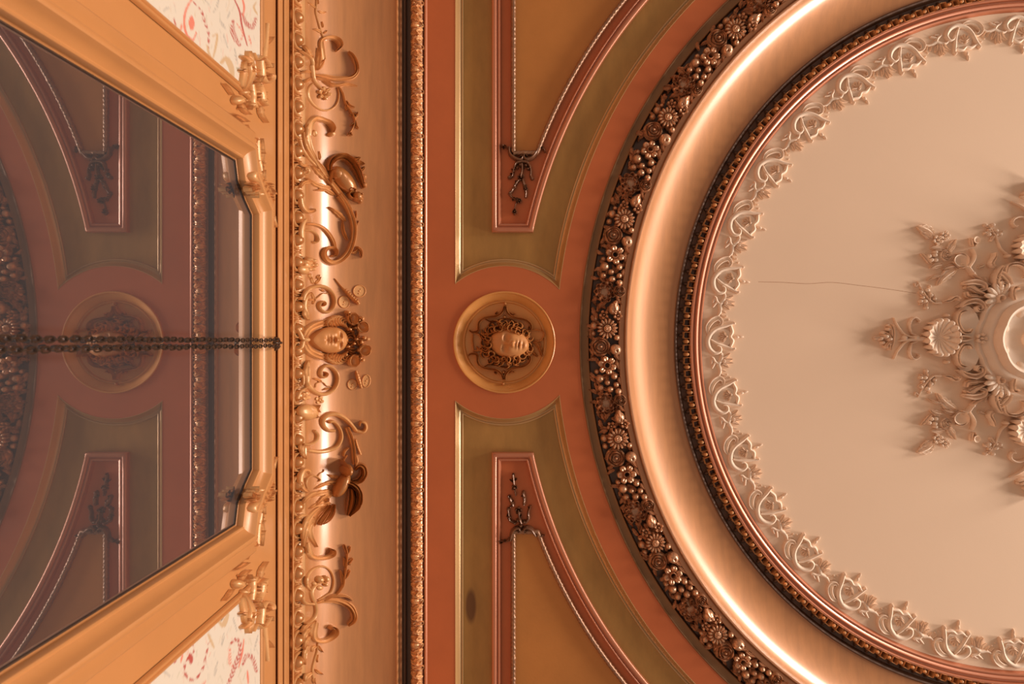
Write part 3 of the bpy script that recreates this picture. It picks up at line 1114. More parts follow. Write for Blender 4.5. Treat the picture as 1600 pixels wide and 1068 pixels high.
for p in ([(100, 430)],):
    x, y = R2(p)[0]
    csc += [blob(x, y, 3.5, 3.5, 15)] + mir_y([blob(x, y, 3.5, 3.5, 15)], 528.8)
# plate under the C scrolls
plate = [disc(1512, 529, 24, 52, lambda u, v: 7 + 2 * u, 0, 3, 24)]
fan = []
x, y = R2([(760, 215)])[0]
for an in (165, 192, 218, 245, 270, 296):
    c, s = math.cos(math.radians(an)), math.sin(math.radians(an))
    fan.append(disc(x + c * 15, y + s * 15, 12, 4.6, lambda u, v: 13 + 6 * math.sqrt(max(0, 1 - u * u - v * v)) + 3 * u, math.radians(an), 4, 14))
fan += [stroke(arc(x, y, 7, 3, 120, 420, 12), [2, 2.2, 1.6, 1], 22, 0, ROUND, 18)]
ac = []
for p, w, h, lb in (([(560, 160), (470, 110), (380, 60), (325, 80)], [2, 5, 5, 2.5], 17, 4), ([(560, 200), (450, 190), (360, 180), (330, 130)], [2, 5, 4, 2], 15, 4),
                    ([(300, 20), (420, 0), (540, 30), (555, 90), (500, 105)], [3, 4.5, 4, 3, 2], 16, 0), ([(640, 40), (560, 0), (480, -60), (420, -90)], [3, 4, 4, 2], 14, 3),
                    ([(880, 40), (840, -40), (760, -110), (700, -90), (710, -40), (750, -50)], [3, 4.5, 4, 3.4, 2.6, 1.6], 18, 0), ([(900, 240), (885, 160), (900, 90), (940, 75), (960, 100)], [1.5, 2.6, 2.6, 2, 1.2], 22, 0)):
    ac.append(stroke(R2(p), w, h, 0, FLUTE if not lb else LEAF, 26, lobes=lb, amp=.3))
sp = []
for p, w, h in (([(760, 640), (825, 540), (835, 470), (800, 400)], [2.6, 2.4, 2, 1.2], 13), ([(850, 740), (800, 690), (760, 640), (660, 600)], [2, 3, 3, 2], 12), ([(560, 560), (640, 610), (700, 640)], [1, 2.5, 1], 8)):
    sp.append(stroke(R3(p), w, h, 0, ROUND, 12))
x, y = R3([(850, 290)])[0]
sp += [disc(x, y, 6, 5.5, lambda u, v: 8 + 5 * (u * u + v * v) - 2 * u, 0, 4, 16)] + [leaf(x - 4, y + 9, x - 7, y - 4, 2.2, 11), leaf(x - 2, y + 10, x + 3, y + 1, 2, 11)]
x, y = R3([(640, 555)])[0]
sp += [disc(x, y, 12, 9.5, lambda u, v: 6 + 9 * (u * u + v * v) ** 1.2 - 2 * u, .2, 6, 22), stroke(arc(x, y, 11.5, 11.5, -100, 80, 12), [1, 2, 1], 17, 0, ROUND5, 16)]
x, y = R3([(485, 480)])[0]
sp += rose(x, y, 10, 11)
x, y = R3([(380, 285)])[0]
sp += flower(x, y, 8, 5, 9, .4)
x, y = R3([(475, 225)])[0]
sp += flower(x, y, 7.5, 5, 9)
for x, y in R3([(270, 490), (345, 480), (355, 540), (300, 540), (350, 440)]):
    sp.append(blob(x, y, 3.9, 3.6, 9))
sp.append(blob(*R3([(820, 712)])[0], 3.6, 4.2, 13))
for p, w, lb in (([(330, 225), (115, 110)], 7.5, 4), ([(300, 260), (170, 190)], 4, 2), ([(460, 400), (290, 385)], 4.2, 3), ([(510, 430), (605, 275)], 5, 3), ([(290, 590), (160, 455)], 3, 3), ([(440, 600), (280, 650)], 4, 3),
                 ([(450, 735), (245, 805)], 2.2, 0), ([(615, 660), (365, 870)], 6.5, 4), ([(600, 620), (440, 660)], 3.5, 2), ([(960, 860), (740, 870)], 5, 3), ([(900, 640), (980, 600)], 3, 2), ([(975, 760), (1010, 840)], 3, 0)):
    (x0, y0), (x1, y1) = R3(p)
    sp.append(leaf(x0, y0, x1, y1, w * 1.35, 9, .06, max(lb, 2)))
sm = [stroke(R1([(782, -5), (832, 100), (900, 200), (980, 270), (1068, 272)]), [.7, 1.1, 1.4, 1.6, 2], [3, 5, 6, 7, 9], 0, ROUND, 18), stroke(R1([(740, 20), (755, 60), (785, 30)]), .8, 4)]
for (x, y), r in zip(R1([(900, 110), (815, 130), (945, 170), (815, 250), (885, 335), (870, 250), (990, 220), (930, 60), (840, 200)]), (3.6, 3, 3.6, 3.2, 3, 3.6, 3, 2.4, 2.6)):
    sm.append(blob(x, y, r * 1.15, r, 8))
for p in ([(860, 180), (780, 130)], [(930, 220), (900, 90)], [(880, 250), (800, 300)], [(900, 250), (880, 350)], [(1000, 260), (960, 150)]):
    (x0, y0), (x1, y1) = R1(p)
    sm.append(leaf(x0, y0, x1, y1, 3.4, 7, .06, 2))
tp = [stroke(R4([(760, 1040), (690, 975), (655, 880), (610, 780), (545, 690)]), [1.8, 1.6, 1.4, 1.1, .8], [9, 8, 6, 5, 4], 0, ROUND, 18)]
for (x, y), r in zip(R4([(500, 668), (600, 665), (640, 740), (692, 785), (545, 790), (565, 865), (495, 770), (640, 795), (540, 730)]), (3.4, 3.6, 3.8, 3.4, 3.8, 2.8, 3, 3, 2.6)):
    tp.append(blob(x, y, r, r * .85, 6))
for p in ([(560, 700), (480, 665)], [(620, 780), (720, 740)], [(620, 800), (560, 880)], [(590, 740), (470, 800)]):
    (x0, y0), (x1, y1) = R4(p)
    tp.append(leaf(x0, y0, x1, y1, 3.2, 7, .06, 2))

fm = flat_map(HD)


def rpart(name, shapes, dref=6, sub=None, nmain=0):
    """one part of the rose; with sub, the shapes after the first nmain become sub-parts"""
    if not sub:
        return Acc().put(shapes, fm, dref=dref).build(name, M_CREAMO, ros, angle=50)
    o = Acc().put(shapes[:nmain], fm, dref=dref).build(name, M_CREAMO, ros, angle=50)
    k = nmain
    for nm, n in sub:
        Acc().put(shapes[k:k + n], fm, dref=dref).build(nm, M_CREAMO, o, angle=50)
        k += n
    assert k == len(shapes), (name, k, len(shapes))


for q in (0, 90, 180, 270):
    rpart('tip_bud', rotp(cup, q))
    rpart('crossed_scroll', rotp(cross, q))
    rpart('shell', rotp(she, q), 14)
    rpart('socket_flower', rotp(soc, q), 14)
    rpart('paired_scroll', rotp(csc + plate, q), 12)
for q in (0, 180):
    for fl in (False, True):
        rpart('palmette', rotp(fan, q, fl), 12)
        rpart('acanthus_leaf', rotp(ac, q, fl), 10)
        NR = len(rose(0, 0, 1, 1))
        s1 = [('bud_cup', 1), ('leaf', 1), ('leaf', 1), ('open_bud', 2), ('rose', NR), ('flower', 6), ('flower', 6)] + [('bud', 1)] * 6 + [('leaf', 1)] * 12
        rpart('flower_sprig', rotp(sp, q, fl), 6, s1 if q == 0 else None, 3)
        rpart('berry_sprig', rotp(sm, q, fl), 4, [('bud', 1)] * 9 + [('leaf', 1)] * 5 if q == 0 else None, 2)
        rpart('top_sprig', rotp(tp, q, fl), 4, [('bud', 1)] * 9 + [('leaf', 1)] * 4 if q == 0 else None, 1)
UC[0] = 1.0
# moulded bowl in the middle
Pb = [(86, -2), (86, 8), (82, 12), (79, 11), (76, 9), (70, 18), (66, 20), (63, 19), (60, 30), (57, 34), (54, 33), (51, 22), (44, 10), (30, 4), (12, 3), (11, 12), (6, 16), (0, 16)]
V = []
NA = 160
for r, d in Pb:
    for j in range(NA):
        an = 2 * math.pi * j / NA
        rr = r * (1 + .035 * abs(math.cos(4 * an)) * (1 if r > 40 else 0))
        V.append((ROSC[0] + rr * math.cos(an), ROSC[1] + rr * math.sin(an), d))
bowl = [(np.array(V), grid_faces(len(Pb), NA, True))]
rpart('bowl', bowl, 12)
bl = []
for j in range(8):
    an = math.radians(22.5 + 45 * j)
    x, y = ROSC[0] + 48 * math.cos(an), ROSC[1] + 48 * math.sin(an)
    bl.append(blob(x, y, 12, 10, 18, an, 0, 5, 18))
rpart('bowl_lobe', bl, 12)


# ---------------------------------------------------------------- head medallion
med = empty('head_medallion', MC[0], MC[1], 8, 'round gold medallion with the carved head of a curly haired child in a scrolled frame', 'medallion')
MP = [(80, 0), (79.6, -2.2), (78.6, -3.0), (77.2, -2.6), (76.4, -.6), (75.4, 0.2), (73, 2.2), (69, 5.6), (66, 8.6), (65.2, 8.4), (64.4, 7.0), (63.2, 7.0), (62.6, 8.6), (61.8, 10.6), (61, 11), (30, 11), (0, 11)]
Acc().add(*revolve(MP, MC[0], MC[1], n=120)).build('dish', M_DISH, med, angle=35)
mc = flat_map(11)
C5 = lambda p: Q(735, 470, 7.625, p)
cart = []
top = [([(-10, 345), (20, 370), (90, 355), (100, 270), (140, 215), (230, 190), (320, 175), (380, 130), (405, 60)], [1.2, 1.6, 1.6, 1.8, 1.8, 1.6, 1.7, 1.6, 1.0], 8),
       ([(425, 60), (430, 120), (480, 180), (560, 205), (650, 225), (710, 270), (725, 330), (690, 340), (700, 300)], [1.0, 1.6, 1.7, 1.6, 1.7, 1.9, 1.6, 1.2, .8], 8),
       ([(225, 300), (240, 260), (300, 240), (380, 215), (460, 215), (560, 270), (610, 330)], 1.0, 6),
       ([(180, 215), (230, 240), (300, 235)], 1.0, 6), ([(330, 160), (300, 150), (320, 130)], 1.0, 6), ([(480, 140), (500, 165), (540, 150)], 1, 6)]
for p, w, h in top:
    w = [q * 1.3 for q in (w if isinstance(w, list) else [w] * len(p))]
    s = stroke(C5(p), w, h + 2, 0, FLUTE, 30 if len(p) > 5 else 10)
    cart += [s]
    V, Fc = s
    V = V.copy()
    V[:, 1] = 2 * 535.4 - V[:, 1]
    V[:, 0] -= 1.5
    cart.append((V, Fc))
cart += [blob(*C5([(415, 30)])[0], 2.4, 3, 9), blob(*C5([(392, 985)])[0], 2.4, 3, 9), blob(*C5([(408, 190)])[0], 2.8, 3.4, 8), blob(*C5([(396, 850)])[0], 2.8, 3.4, 8)]
for p, w, lb in (([(730, 350), (800, 345), (870, 370)], 1.6, 0), ([(860, 350), (880, 400), (840, 470), (800, 480)], 2.0, 0), ([(745, 490), (800, 510), (860, 660)], 5, 4), ([(720, 500), (740, 600), (800, 660)], 4, 3),
                 ([(40, 380), (100, 400), (140, 460)], 2.4, 0), ([(35, 590), (90, 590), (140, 540)], 2.4, 0), ([(30, 400), (25, 480), (40, 580)], 1.8, 0)):
    cart.append(stroke(C5(p), [w * .6, w, w * .5], 8, 0, LEAF if lb else ROUND, None, lobes=lb, amp=.3))
Acc().put(cart, mc, dref=5).build('scrolled_frame', M_HAIR, med, angle=50)
# head: dome of the skull, face turned down the room, curls all round
hx, hy = C5([(440, 500)])[0]
hd = [disc(hx - 2, hy, 34, 27, lambda u, v: 14 * math.sqrt(max(0, 1 - u * u - v * v)), .1, 8, 30)]
hair_o = Acc().put(hd, mc, dref=9)
rnd = random.Random(11)
curl = []
for i in range(84):
    an = 2 * math.pi * i * 0.618034
    q = rnd.random()
    rr = 24 + 12.5 * q
    bx, by = hx - 2 + rr * 1.08 * math.cos(an), hy + rr * .92 * math.sin(an)
    if math.cos(an) > .75 and q < .5:
        continue
    top = 26 - 15 * q
    r = rnd.uniform(3.2, 5.2)
    a0 = math.degrees(an) + rnd.uniform(-50, 50)
    sg = 1 if rnd.random() < .5 else -1
    curl.append(stroke(arc(bx, by, r * 1.5, r * .5, a0, a0 + sg * rnd.uniform(200, 330), 8), [1.2, 2.3, 2.5, 1.6], [top - 3, top, top + 1, top - 1], 0, ROUND, 14))
hair_o.put(curl, mc, dref=9).build('curly_hair', M_HAIR, med, angle=55)
Acc().put([face(hx + 3, hy + .5, 31, 23, 19, math.radians(188), 30, 60, 9, shift=-.07)], mc, dref=14).build('face', M_FACE, med, angle=60, label='smooth gold face with parted lips')

# ---------------------------------------------------------------- drops below the rope beads


def drop(y_flip):
    D = lambda p: Q(770, 210, 7.63, p)
    out = []
    dr = random.Random(3)
    for p, w, h in (([(258, 880), (270, 840), (290, 790)], [.7, .7, .7], 4), ([(110, 130), (160, 150), (190, 175)], [1.8, .8, 1.4], 7), ([(195, 150), (205, 230), (260, 280), (330, 300), (360, 270), (345, 250), (325, 268)], [1.2, 2.0, 2.4, 2.3, 1.8, 1.2, .8], 9),
                    ([(545, 165), (510, 230), (450, 285), (385, 290), (370, 255), (395, 240), (410, 265)], [1.2, 2.2, 2.4, 2.2, 1.6, 1.2, .8], 9), ([(545, 180), (590, 170), (625, 205)], [1.4, .9, 1.4], 6),
                    ([(260, 390), (280, 340), (345, 320), (410, 335), (440, 380)], [1.3, 2.0, 2.4, 2, 1.3], 8), ([(270, 370), (240, 440), (235, 490), (195, 510)], [1.6, 1.2, 1.6, 2.2], 7),
                    ([(440, 370), (455, 440), (450, 490), (475, 530)], [1.6, 1.2, 1.6, 2], 7), ([(345, 350), (350, 420), (335, 500)], [1.6, 1.4, 1.8], 9), ([(310, 540), (265, 600), (230, 670), (195, 700)], [1.6, 1.9, 1.5, 2], 6),
                    ([(355, 540), (380, 620), (395, 700), (390, 750)], [1.6, 2, 1.6, 1.4], 6), ([(195, 700), (230, 750), (300, 780)], [1.6, 1.3, 1.8], 6)):
        out.append(stroke(D(p), [q * 1.45 for q in w], h * 1.1, 0, ROUND, None))
        if len(p) > 2 and h >= 6:
            for (px_, py_) in cr(p, 6)[1:-1]:
                an = dr.uniform(0, 6.28)
                x, y = D([(px_, py_)])[0]
                out.append(leaf(x, y, x + 4.6 * math.cos(an), y + 4.6 * math.sin(an), 1.5, 8, .1, 2) if dr.random() < .7 else blob(x + math.cos(an), y + math.sin(an), 1.6, 1.6, 9))
    for x, y, r in ((330, 365, 3.2), (395, 370, 2.6), (245, 440, 2.2), (195, 510, 2.6), (290, 400, 2), (420, 410, 2.2), (465, 525, 2.4), (200, 700, 2.4), (265, 630, 2), (120, 130, 1.8)):
        X, Y = D([(x, y)])[0]
        out.append(blob(X, Y, r * 1.15, r * 1.15, 9))
    for x, y, r in ((335, 510, 4.6), (390, 645, 3.2), (315, 790, 3.4), (290, 775, 2.6), (258, 920, 3.4)):
        X, Y = D([(x, y)])[0]
        out += flower(X, Y, r * 1.25, 5, 10, x)
    out.append(leaf(*D([(255, 960)])[0], *D([(262, 880)])[0], 2.6, 7))
    out += [leaf(*D([(300, 820)])[0], *D([(330, 760)])[0], 1.8, 6), leaf(*D([(285, 590)])[0], *D([(265, 545)])[0], 1.8, 7), leaf(*D([(215, 495)])[0], *D([(180, 530)])[0], 1.6, 6)]
    return out


def drop2():
    D = lambda p: Q(770, 720, 7.12, p)
    out = []
    dr = random.Random(3)
    for p, w, h in (([(60, 885), (105, 890), (150, 895), (190, 860)], [1.4, .9, 1.4, 1.8], 7), ([(195, 880), (215, 800), (245, 755), (290, 745), (305, 775), (285, 785), (270, 770)], [1.4, 2.4, 2.6, 2.2, 1.5, 1.1, .7], 10),
                    ([(480, 830), (440, 770), (390, 740), (345, 755), (345, 785), (370, 785), (380, 765)], [1.6, 2.6, 2.6, 2.2, 1.5, 1.1, .7], 10), ([(480, 800), (525, 835), (575, 828)], [2, 1.2, .7], 6),
                    ([(320, 690), (300, 640), (290, 560)], [2, 1.8, 1.6], 9), ([(255, 690), (190, 660), (180, 600), (170, 540)], [1.8, 1.8, 1.5, 1.8], 7), ([(360, 690), (400, 640), (395, 570), (420, 495)], [1.8, 1.8, 1.5, 1.2], 7),
                    ([(230, 500), (205, 450), (170, 385)], [1.6, 2.4, 1.4], 7), ([(345, 490), (350, 420), (335, 350)], [1.6, 2.2, 2], 7), ([(255, 385), (245, 320), (235, 240), (225, 150)], [1.0, 1.2, 1.7, 1.6], 6)):
        out.append(stroke(D(p), [q * 1.45 for q in w], h * 1.1, 0, ROUND, None))
        if len(p) > 2 and h >= 6:
            for (px_, py_) in cr(p, 6)[1:-1]:
                an = dr.uniform(0, 6.28)
                x, y = D([(px_, py_)])[0]
                out.append(leaf(x, y, x + 4.6 * math.cos(an), y + 4.6 * math.sin(an), 1.5, 8, .1, 2) if dr.random() < .7 else blob(x + math.cos(an), y + math.sin(an), 1.6, 1.6, 9))
    for x, y, r in ((280, 660, 3), (350, 675, 2.8), (240, 690, 2.4), (170, 535, 2.6), (395, 620, 2.4), (190, 620, 2), (345, 400, 2.6), (340, 350, 2.6), (215, 460, 2.4), (240, 295, 2.8), (350, 470, 2.2), (310, 720, 3), (195, 510, 1.6)):
        X, Y = D([(x, y)])[0]
        out.append(blob(X, Y, r * 1.15, r * 1.15, 9))
    for x, y, r in ((285, 550, 4.6), (240, 295, 4)):
        X, Y = D([(x, y)])[0]
        out += flower(X, Y, r * 1.25, 5, 10, x)
    out += [leaf(*D([(240, 240)])[0], *D([(185, 205)])[0], 2, 6), leaf(*D([(240, 220)])[0], *D([(270, 190)])[0], 2, 6), leaf(*D([(235, 170)])[0], *D([(225, 130)])[0], 2.2, 6), leaf(*D([(300, 690)])[0], *D([(310, 590)])[0], 2.4, 10)]
    return out


fd = flat_map(9.2)
d1 = empty('floral_drop', -22, -250, 9, 'dark bronze drop of flowers hanging from the upper rope bead', 'ceiling ornament', 'bronze floral drops')
Acc().put(drop(0), fd, dref=4).build('flower_drop', M_DROP, d1, angle=50)
d2 = empty('floral_drop', -22, 260, 9, 'dark bronze spray of flowers standing on the lower rope bead', 'ceiling ornament', 'bronze floral drops')
Acc().put(drop2(), fd, dref=4).build('flower_spray', M_DROP, d2, angle=50)


# ---------------------------------------------------------------- reliefs on the cove
A1 = lambda p: Q(455, 0, 9.708, p)
A2 = lambda p: Q(455, 100, 9.708, p)
A3 = lambda p: Q(455, 200, 8.545, p)
A4 = lambda p: Q(455, 310, 8.545, p)
A5 = lambda p: Q(455, 430, 8.545, p)
A6 = lambda p: Q(455, 550, 8.545, p)
A7 = lambda p: Q(455, 670, 8.545, p)
A8 = lambda p: Q(455, 940, 8.345, p)
A9 = lambda p: Q(455, 780, 8.9, p)
A10 = lambda p: Q(455, 870, 8.9, p)


def lf(f, p, w, h=4, lobes=0, bend=.06, z=0.0):
    (x0, y0), (x1, y1) = f(p)
    return leaf(x0, y0, x1, y1, w, h, bend, lobes, z)


def tail(p, f, w, h, prof=ROUND, **k):
    return stroke(f(p), w, h, 0, prof, **k)


SPLIT = {'leaf', 'acanthus_leaf', 'jagged_leaf', 'oak_leaf', 'scroll', 'stem', 'tendril', 'small_scroll', 'branch', 'feather', 'leg', 'veil', 'leafy_sprig', 'tail_feathers', 'curl', 'fold'}


def relief(name, label, cat, parts, dref=3, group=None):
    """parts: list of (part name, shapes, material)"""
    allv = np.concatenate([cove_map(V, dref=dref) for _, sh, _ in parts for V, Fc in sh])
    c = (allv.min(0) + allv.max(0)) / 2
    e = empty(name, c[0], c[1], c[2], label, cat, group)
    for pn, sh, m in parts:
        if pn in SPLIT:
            for q in sh:
                Acc().put([q], cove_map, dref=dref).build(pn, m, e, angle=50)
            continue
        Acc().put(sh, cove_map, dref=dref).build(pn, m, e, angle=50)
    return e


# --- topmost spray with a ringed flower
stem = [tail([(400, -60), (402, 60), (392, 170), (430, 330), (480, 500), (520, 580)], A1, [.6, .9, .9, 1.0, 1.2, 1.4], 3),
        tail([(340, 1060), (345, 930), (300, 860), (170, 770)], A1, [2.4, 2.0, 1.4, .8], 5), tail([(335, 20), (345, 130), (362, 240), (430, 340), (500, 410)], A2, [2.6, 2.4, 2.0, 1.6, 1.0], 6)]
lv = [lf(A1, [(405, 130), (285, 35)], 1.8, 3), lf(A1, [(430, 160), (555, 175)], 2.6, 3, 0, .1), lf(A1, [(500, 410), (480, 320)], 1.6, 3), lf(A1, [(510, 500), (560, 450)], 2.0, 3),
      lf(A1, [(480, 500), (355, 440)], 2.6, 3.5, 0, .15), lf(A1, [(340, 870), (205, 680)], 2.8, 5, 3), lf(A2, [(330, 120), (190, 120)], 2.4, 4), lf(A2, [(330, 200), (200, 280)], 2.6, 4, 0, -.1),
      lf(A1, [(415, 60), (400, -30)], 1.8, 5)]
cl = [tail([(500, 900), (475, 740), (470, 620), (540, 570), (640, 575), (720, 630), (745, 710), (690, 770)], A1, [4, 3.6, 3.0, 2.8, 3.4, 3.6, 2.8, 1.4], [4, 5, 5, 6, 8, 11, 12, 8], FLUTE),
      lf(A1, [(400, 1060), (420, 720)], 4.4, 7, 3), lf(A1, [(420, 1060), (520, 880)], 3.0, 4),
      tail([(370, 160), (500, 180), (650, 215), (800, 215), (930, 195), (1000, 110), (985, -20), (930, -130), (870, -190)], A2, [1.5, 3.6, 4.4, 3.8, 3.4, 3.4, 3.2, 2.6, 1.4], [5, 8, 9, 9, 10, 12, 13, 12, 8], LEAF, n=40),
      tail([(390, 200), (500, 235), (610, 310), (720, 320), (850, 300), (1010, 325)], A2, [1.2, 3.0, 3.4, 3.6, 3.0, .8], [5, 8, 10, 9, 7, 3], LEAF, lobes=6, amp=.35)]
ring = [tail([(345, 290), (300, 350), (285, 440), (310, 540), (380, 630), (480, 690), (590, 690), (680, 630), (725, 540), (735, 440), (715, 350)], A2, [.8, 1.2, 1.4, 1.5, 1.6, 1.7, 1.7, 1.6, 1.5, 1.3, 1.0], 3.5)]
x, y = A2([(510, 440)])[0]
fl = flower(x, y, 10.5, 6, 7, .3, 1, .22)
sp2 = [tail([(735, 360), (790, 450), (825, 580), (880, 680), (930, 760), (965, 850), (945, 950), (880, 1060)], A2, [1.2, 1.4, 1.2, 1.1, 1.2, 1.2, 1.1, .8], [7, 7, 7, 8, 9, 9, 8, 6])]
for p in ([(830, 560), (960, 660)], [(850, 600), (850, 700)], [(940, 740), (1020, 780)], [(935, 780), (890, 760)], [(975, 860), (1020, 980)], [(955, 900), (900, 930)], [(960, 820), (1010, 720)], [(900, 1040), (860, 1080)], [(900, 1040), (925, 1085)]):
    sp2.append(lf(A2, p, 2.0, 9, 0, .1))
relief('acanthus_spray', 'gilt acanthus spray with a ringed flower at the upper end of the cove', 'relief ornament',
       [('stem', stem, M_ORN), ('leaf', lv, M_ORN), ('acanthus_leaf', cl, M_ORN), ('ring', ring, M_ORN), ('flower', fl, M_ORN), ('trailing_sprig', sp2, M_ORN)], 4)

# --- small curled leaf between the ring and the squirrel
sh = [tail([(290, 1080), (300, 960), (330, 870), (400, 820), (500, 850), (590, 900), (640, 980), (630, 1040)], A2, [3.4, 4, 4, 4, 3.4, 3, 2.6, 1.4], [4, 5, 6, 7, 9, 11, 11, 8], FLUTE)]
x, y = A3([(548, 78)])[0]
sh += [blob(x, y, 6, 4.2, 11), lf(A3, [(350, 110), (330, 20)], 3.6, 3)]
relief('curled_leaf', 'small gilt leaf curling over above the squirrel', 'relief ornament', [('leaf', sh, M_ORN)], 5)

# --- branch with the squirrel and the big C scroll
br = [tail([(185, 50), (215, 220), (320, 420), (470, 640), (610, 820), (710, 960), (790, 1110)], A3, [.9, 1.3, 2.2, 3.4, 4, 4.4, 4.6], [3, 3.5, 5, 6, 7, 8, 9], FLUTE, n=36),
      tail([(135, 150), (190, 300), (310, 460), (430, 560)], A3, [1.0, 1.3, 1.6, 1.6], 3.5), tail([(240, -20), (255, 110), (290, 260), (360, 420)], A3, [1.5, 2.6, 2.6, 1.6], 3.5, LEAF)]
C4 = [tail([(640, -40), (730, 80), (800, 220), (838, 380), (828, 540), (775, 700), (680, 810), (570, 855), (480, 820), (440, 740), (470, 670), (550, 655), (605, 700), (590, 765), (535, 765)], A4,
           [4.2, 4.4, 4.4, 4.4, 4.2, 4.2, 4.2, 4.0, 3.6, 3.0, 2.6, 2.4, 2.0, 1.6, 1.0], [8, 9, 10, 11, 11, 11, 10, 9, 8, 8, 8, 9, 9, 9, 8], FLUTE, n=64),
      tail([(215, 340), (330, 345), (440, 395), (520, 480), (575, 580), (600, 690)], A4, [1.2, 2.0, 2.4, 2.6, 2.6, 2.0], 5, FLUTE)]
sc4 = [tail([(150, -40), (165, 90), (225, 170), (290, 165), (305, 135)], A4, [2.4, 2.8, 3.0, 2.4, 1.4], [4, 5, 6, 8, 6], FLUTE), tail([(195, 420), (280, 425), (345, 480), (355, 560), (320, 590), (300, 575)], A4, [1.2, 1.6, 1.7, 1.7, 1.6, 1.0], [3, 4, 6, 8, 7, 5]),
       tail([(170, 520), (170, 420), (190, 320), (215, 275)], A4, [2.6, 3.2, 2.6, 1.4], 4)]
lv = [lf(A3, [(620, 720), (285, 500)], 6, 6, 5, -.06), lf(A3, [(560, 800), (215, 665)], 4.6, 5, 4, -.08), lf(A3, [(520, 690), (320, 400)], 3.4, 5, 3), lf(A3, [(600, 900), (320, 830)], 3.6, 5, 2, .15), lf(A3, [(260, 500), (130, 430)], 2.6, 3.5, 2, -.2),
      lf(A3, [(300, 720), (135, 800)], 3.6, 4, 2, .2), lf(A3, [(400, 420), (385, 305)], 2.0, 3), lf(A4, [(735, 300), (505, 110)], 4.6, 6, 4, .05), lf(A4, [(760, 560), (690, 290)], 2.8, 7, 2, -.08), lf(A4, [(835, 330), (870, 160)], 2.0, 6, 2),
      lf(A4, [(860, 470), (905, 290)], 2.4, 7, 3, -.1), lf(A4, [(800, 720), (900, 640)], 3.4, 8, 0, .2), lf(A4, [(860, 640), (940, 790)], 3.6, 10, 2, -.2)]
tw = [tail([(185, 600), (220, 620), (262, 590), (255, 540), (215, 525), (215, 560), (235, 570)], A3, [.8, 1.2, 1.3, 1.2, 1.1, .9, .6], 3.5)]
relief('scrolling_branch', 'gilt acanthus branch ending in a large C scroll under the squirrel', 'relief ornament',
       [('branch', br, M_ORN), ('scroll', C4, M_ORN), ('small_scroll', sc4, M_ORN), ('acanthus_leaf', lv, M_ORN), ('tendril', tw, M_ORN)], 4)

# --- squirrel
x, y = A3([(720, 690)])[0]


def sq_fn(u, v):
    d = math.sqrt(max(0, 1 - u * u - v * v))
    return 17 * d ** .8 + 2.5 * math.exp(-((u + .5) / .3) ** 2 - (v / .6) ** 2)


body = [disc(x, y, 27, 13, sq_fn, math.radians(52), 9, 30), disc(*A3([(625, 610)])[0], 12, 9, lambda u, v: 18 * math.sqrt(max(0, 1 - u * u - v * v)) ** .7, .8, 6, 18)]
head = [disc(*A3([(895, 915)])[0], 9.5, 8, lambda u, v: 20 * math.sqrt(max(0, 1 - u * u - v * v)) ** .7, math.radians(40), 7, 18), blob(*A3([(925, 975)])[0], 4, 3.2, 15), blob(*A3([(945, 890)])[0], 2.6, 3.4, 20), blob(*A3([(955, 925)])[0], 2.0, 1.8, 17)]
eye = [blob(*A3([(885, 920)])[0], 1.5, 1.3, 19.6)]
tailm = [tail([(530, 560), (540, 470), (600, 400), (700, 375), (800, 430), (880, 540), (930, 660), (975, 790)], A3, [2.6, 4.4, 5.8, 6.6, 7.2, 7.4, 6.4, 3.2], [12, 15, 17, 18, 19, 18, 15, 9], LEAF, n=44, lobes=9, amp=.16)]
legs = [tail([(560, 560), (545, 640), (545, 700), (560, 740)], A3, [2.4, 2.2, 1.8, 1.2], [14, 12, 9, 6]), tail([(800, 840), (770, 880), (810, 930), (850, 930)], A3, [2.6, 2.2, 1.8, 1.4], [17, 15, 14, 13]),
        tail([(860, 830), (800, 800), (770, 830)], A3, [2.4, 2, 1.6], [17, 16, 14])]
oak = [lf(A3, [(800, 400), (935, 380)], 5, 8, 3, .1), lf(A3, [(860, 460), (990, 470)], 5, 7, 3, -.1), lf(A3, [(930, 560), (985, 500)], 3.4, 7, 2), blob(*A3([(975, 640)])[0], 4.6, 5, 9), blob(*A3([(985, 745)])[0], 4, 4.6, 8)]
relief('squirrel_relief', 'gilt carved squirrel with bushy tail sitting on the upper branch', 'relief ornament',
       [('body', body, M_EGG), ('head', head, M_EGG), ('eye', eye, M_DARK), ('tail', tailm, M_EGG), ('leg', legs, M_EGG), ('oak_leaf', oak, M_EGG)], 9)

# --- flower knop
x, y = A4([(255, 880)])[0]
kn = [blob(*A4([(200, 950)])[0], 9, 7, 7, .4), blob(x, y, 7, 7, 6)]
for i in range(6):
    an = math.radians(-150 + 52 * i)
    kn.append(blob(x + 8 * math.cos(an), y + 8 * math.sin(an), 4.2, 3.8, 9))
kn += [blob(x + 1, y + 1, 3, 3, 9), lf(A4, [(270, 1000), (290, 1070)], 2.6, 4), lf(A4, [(360, 1068), (390, 1015)], 2.8, 4)]
relief('flower_knop', 'small gilt flower knop beside the eggs above the mask', 'relief ornament', [('petal', kn, M_ORN)], 4)

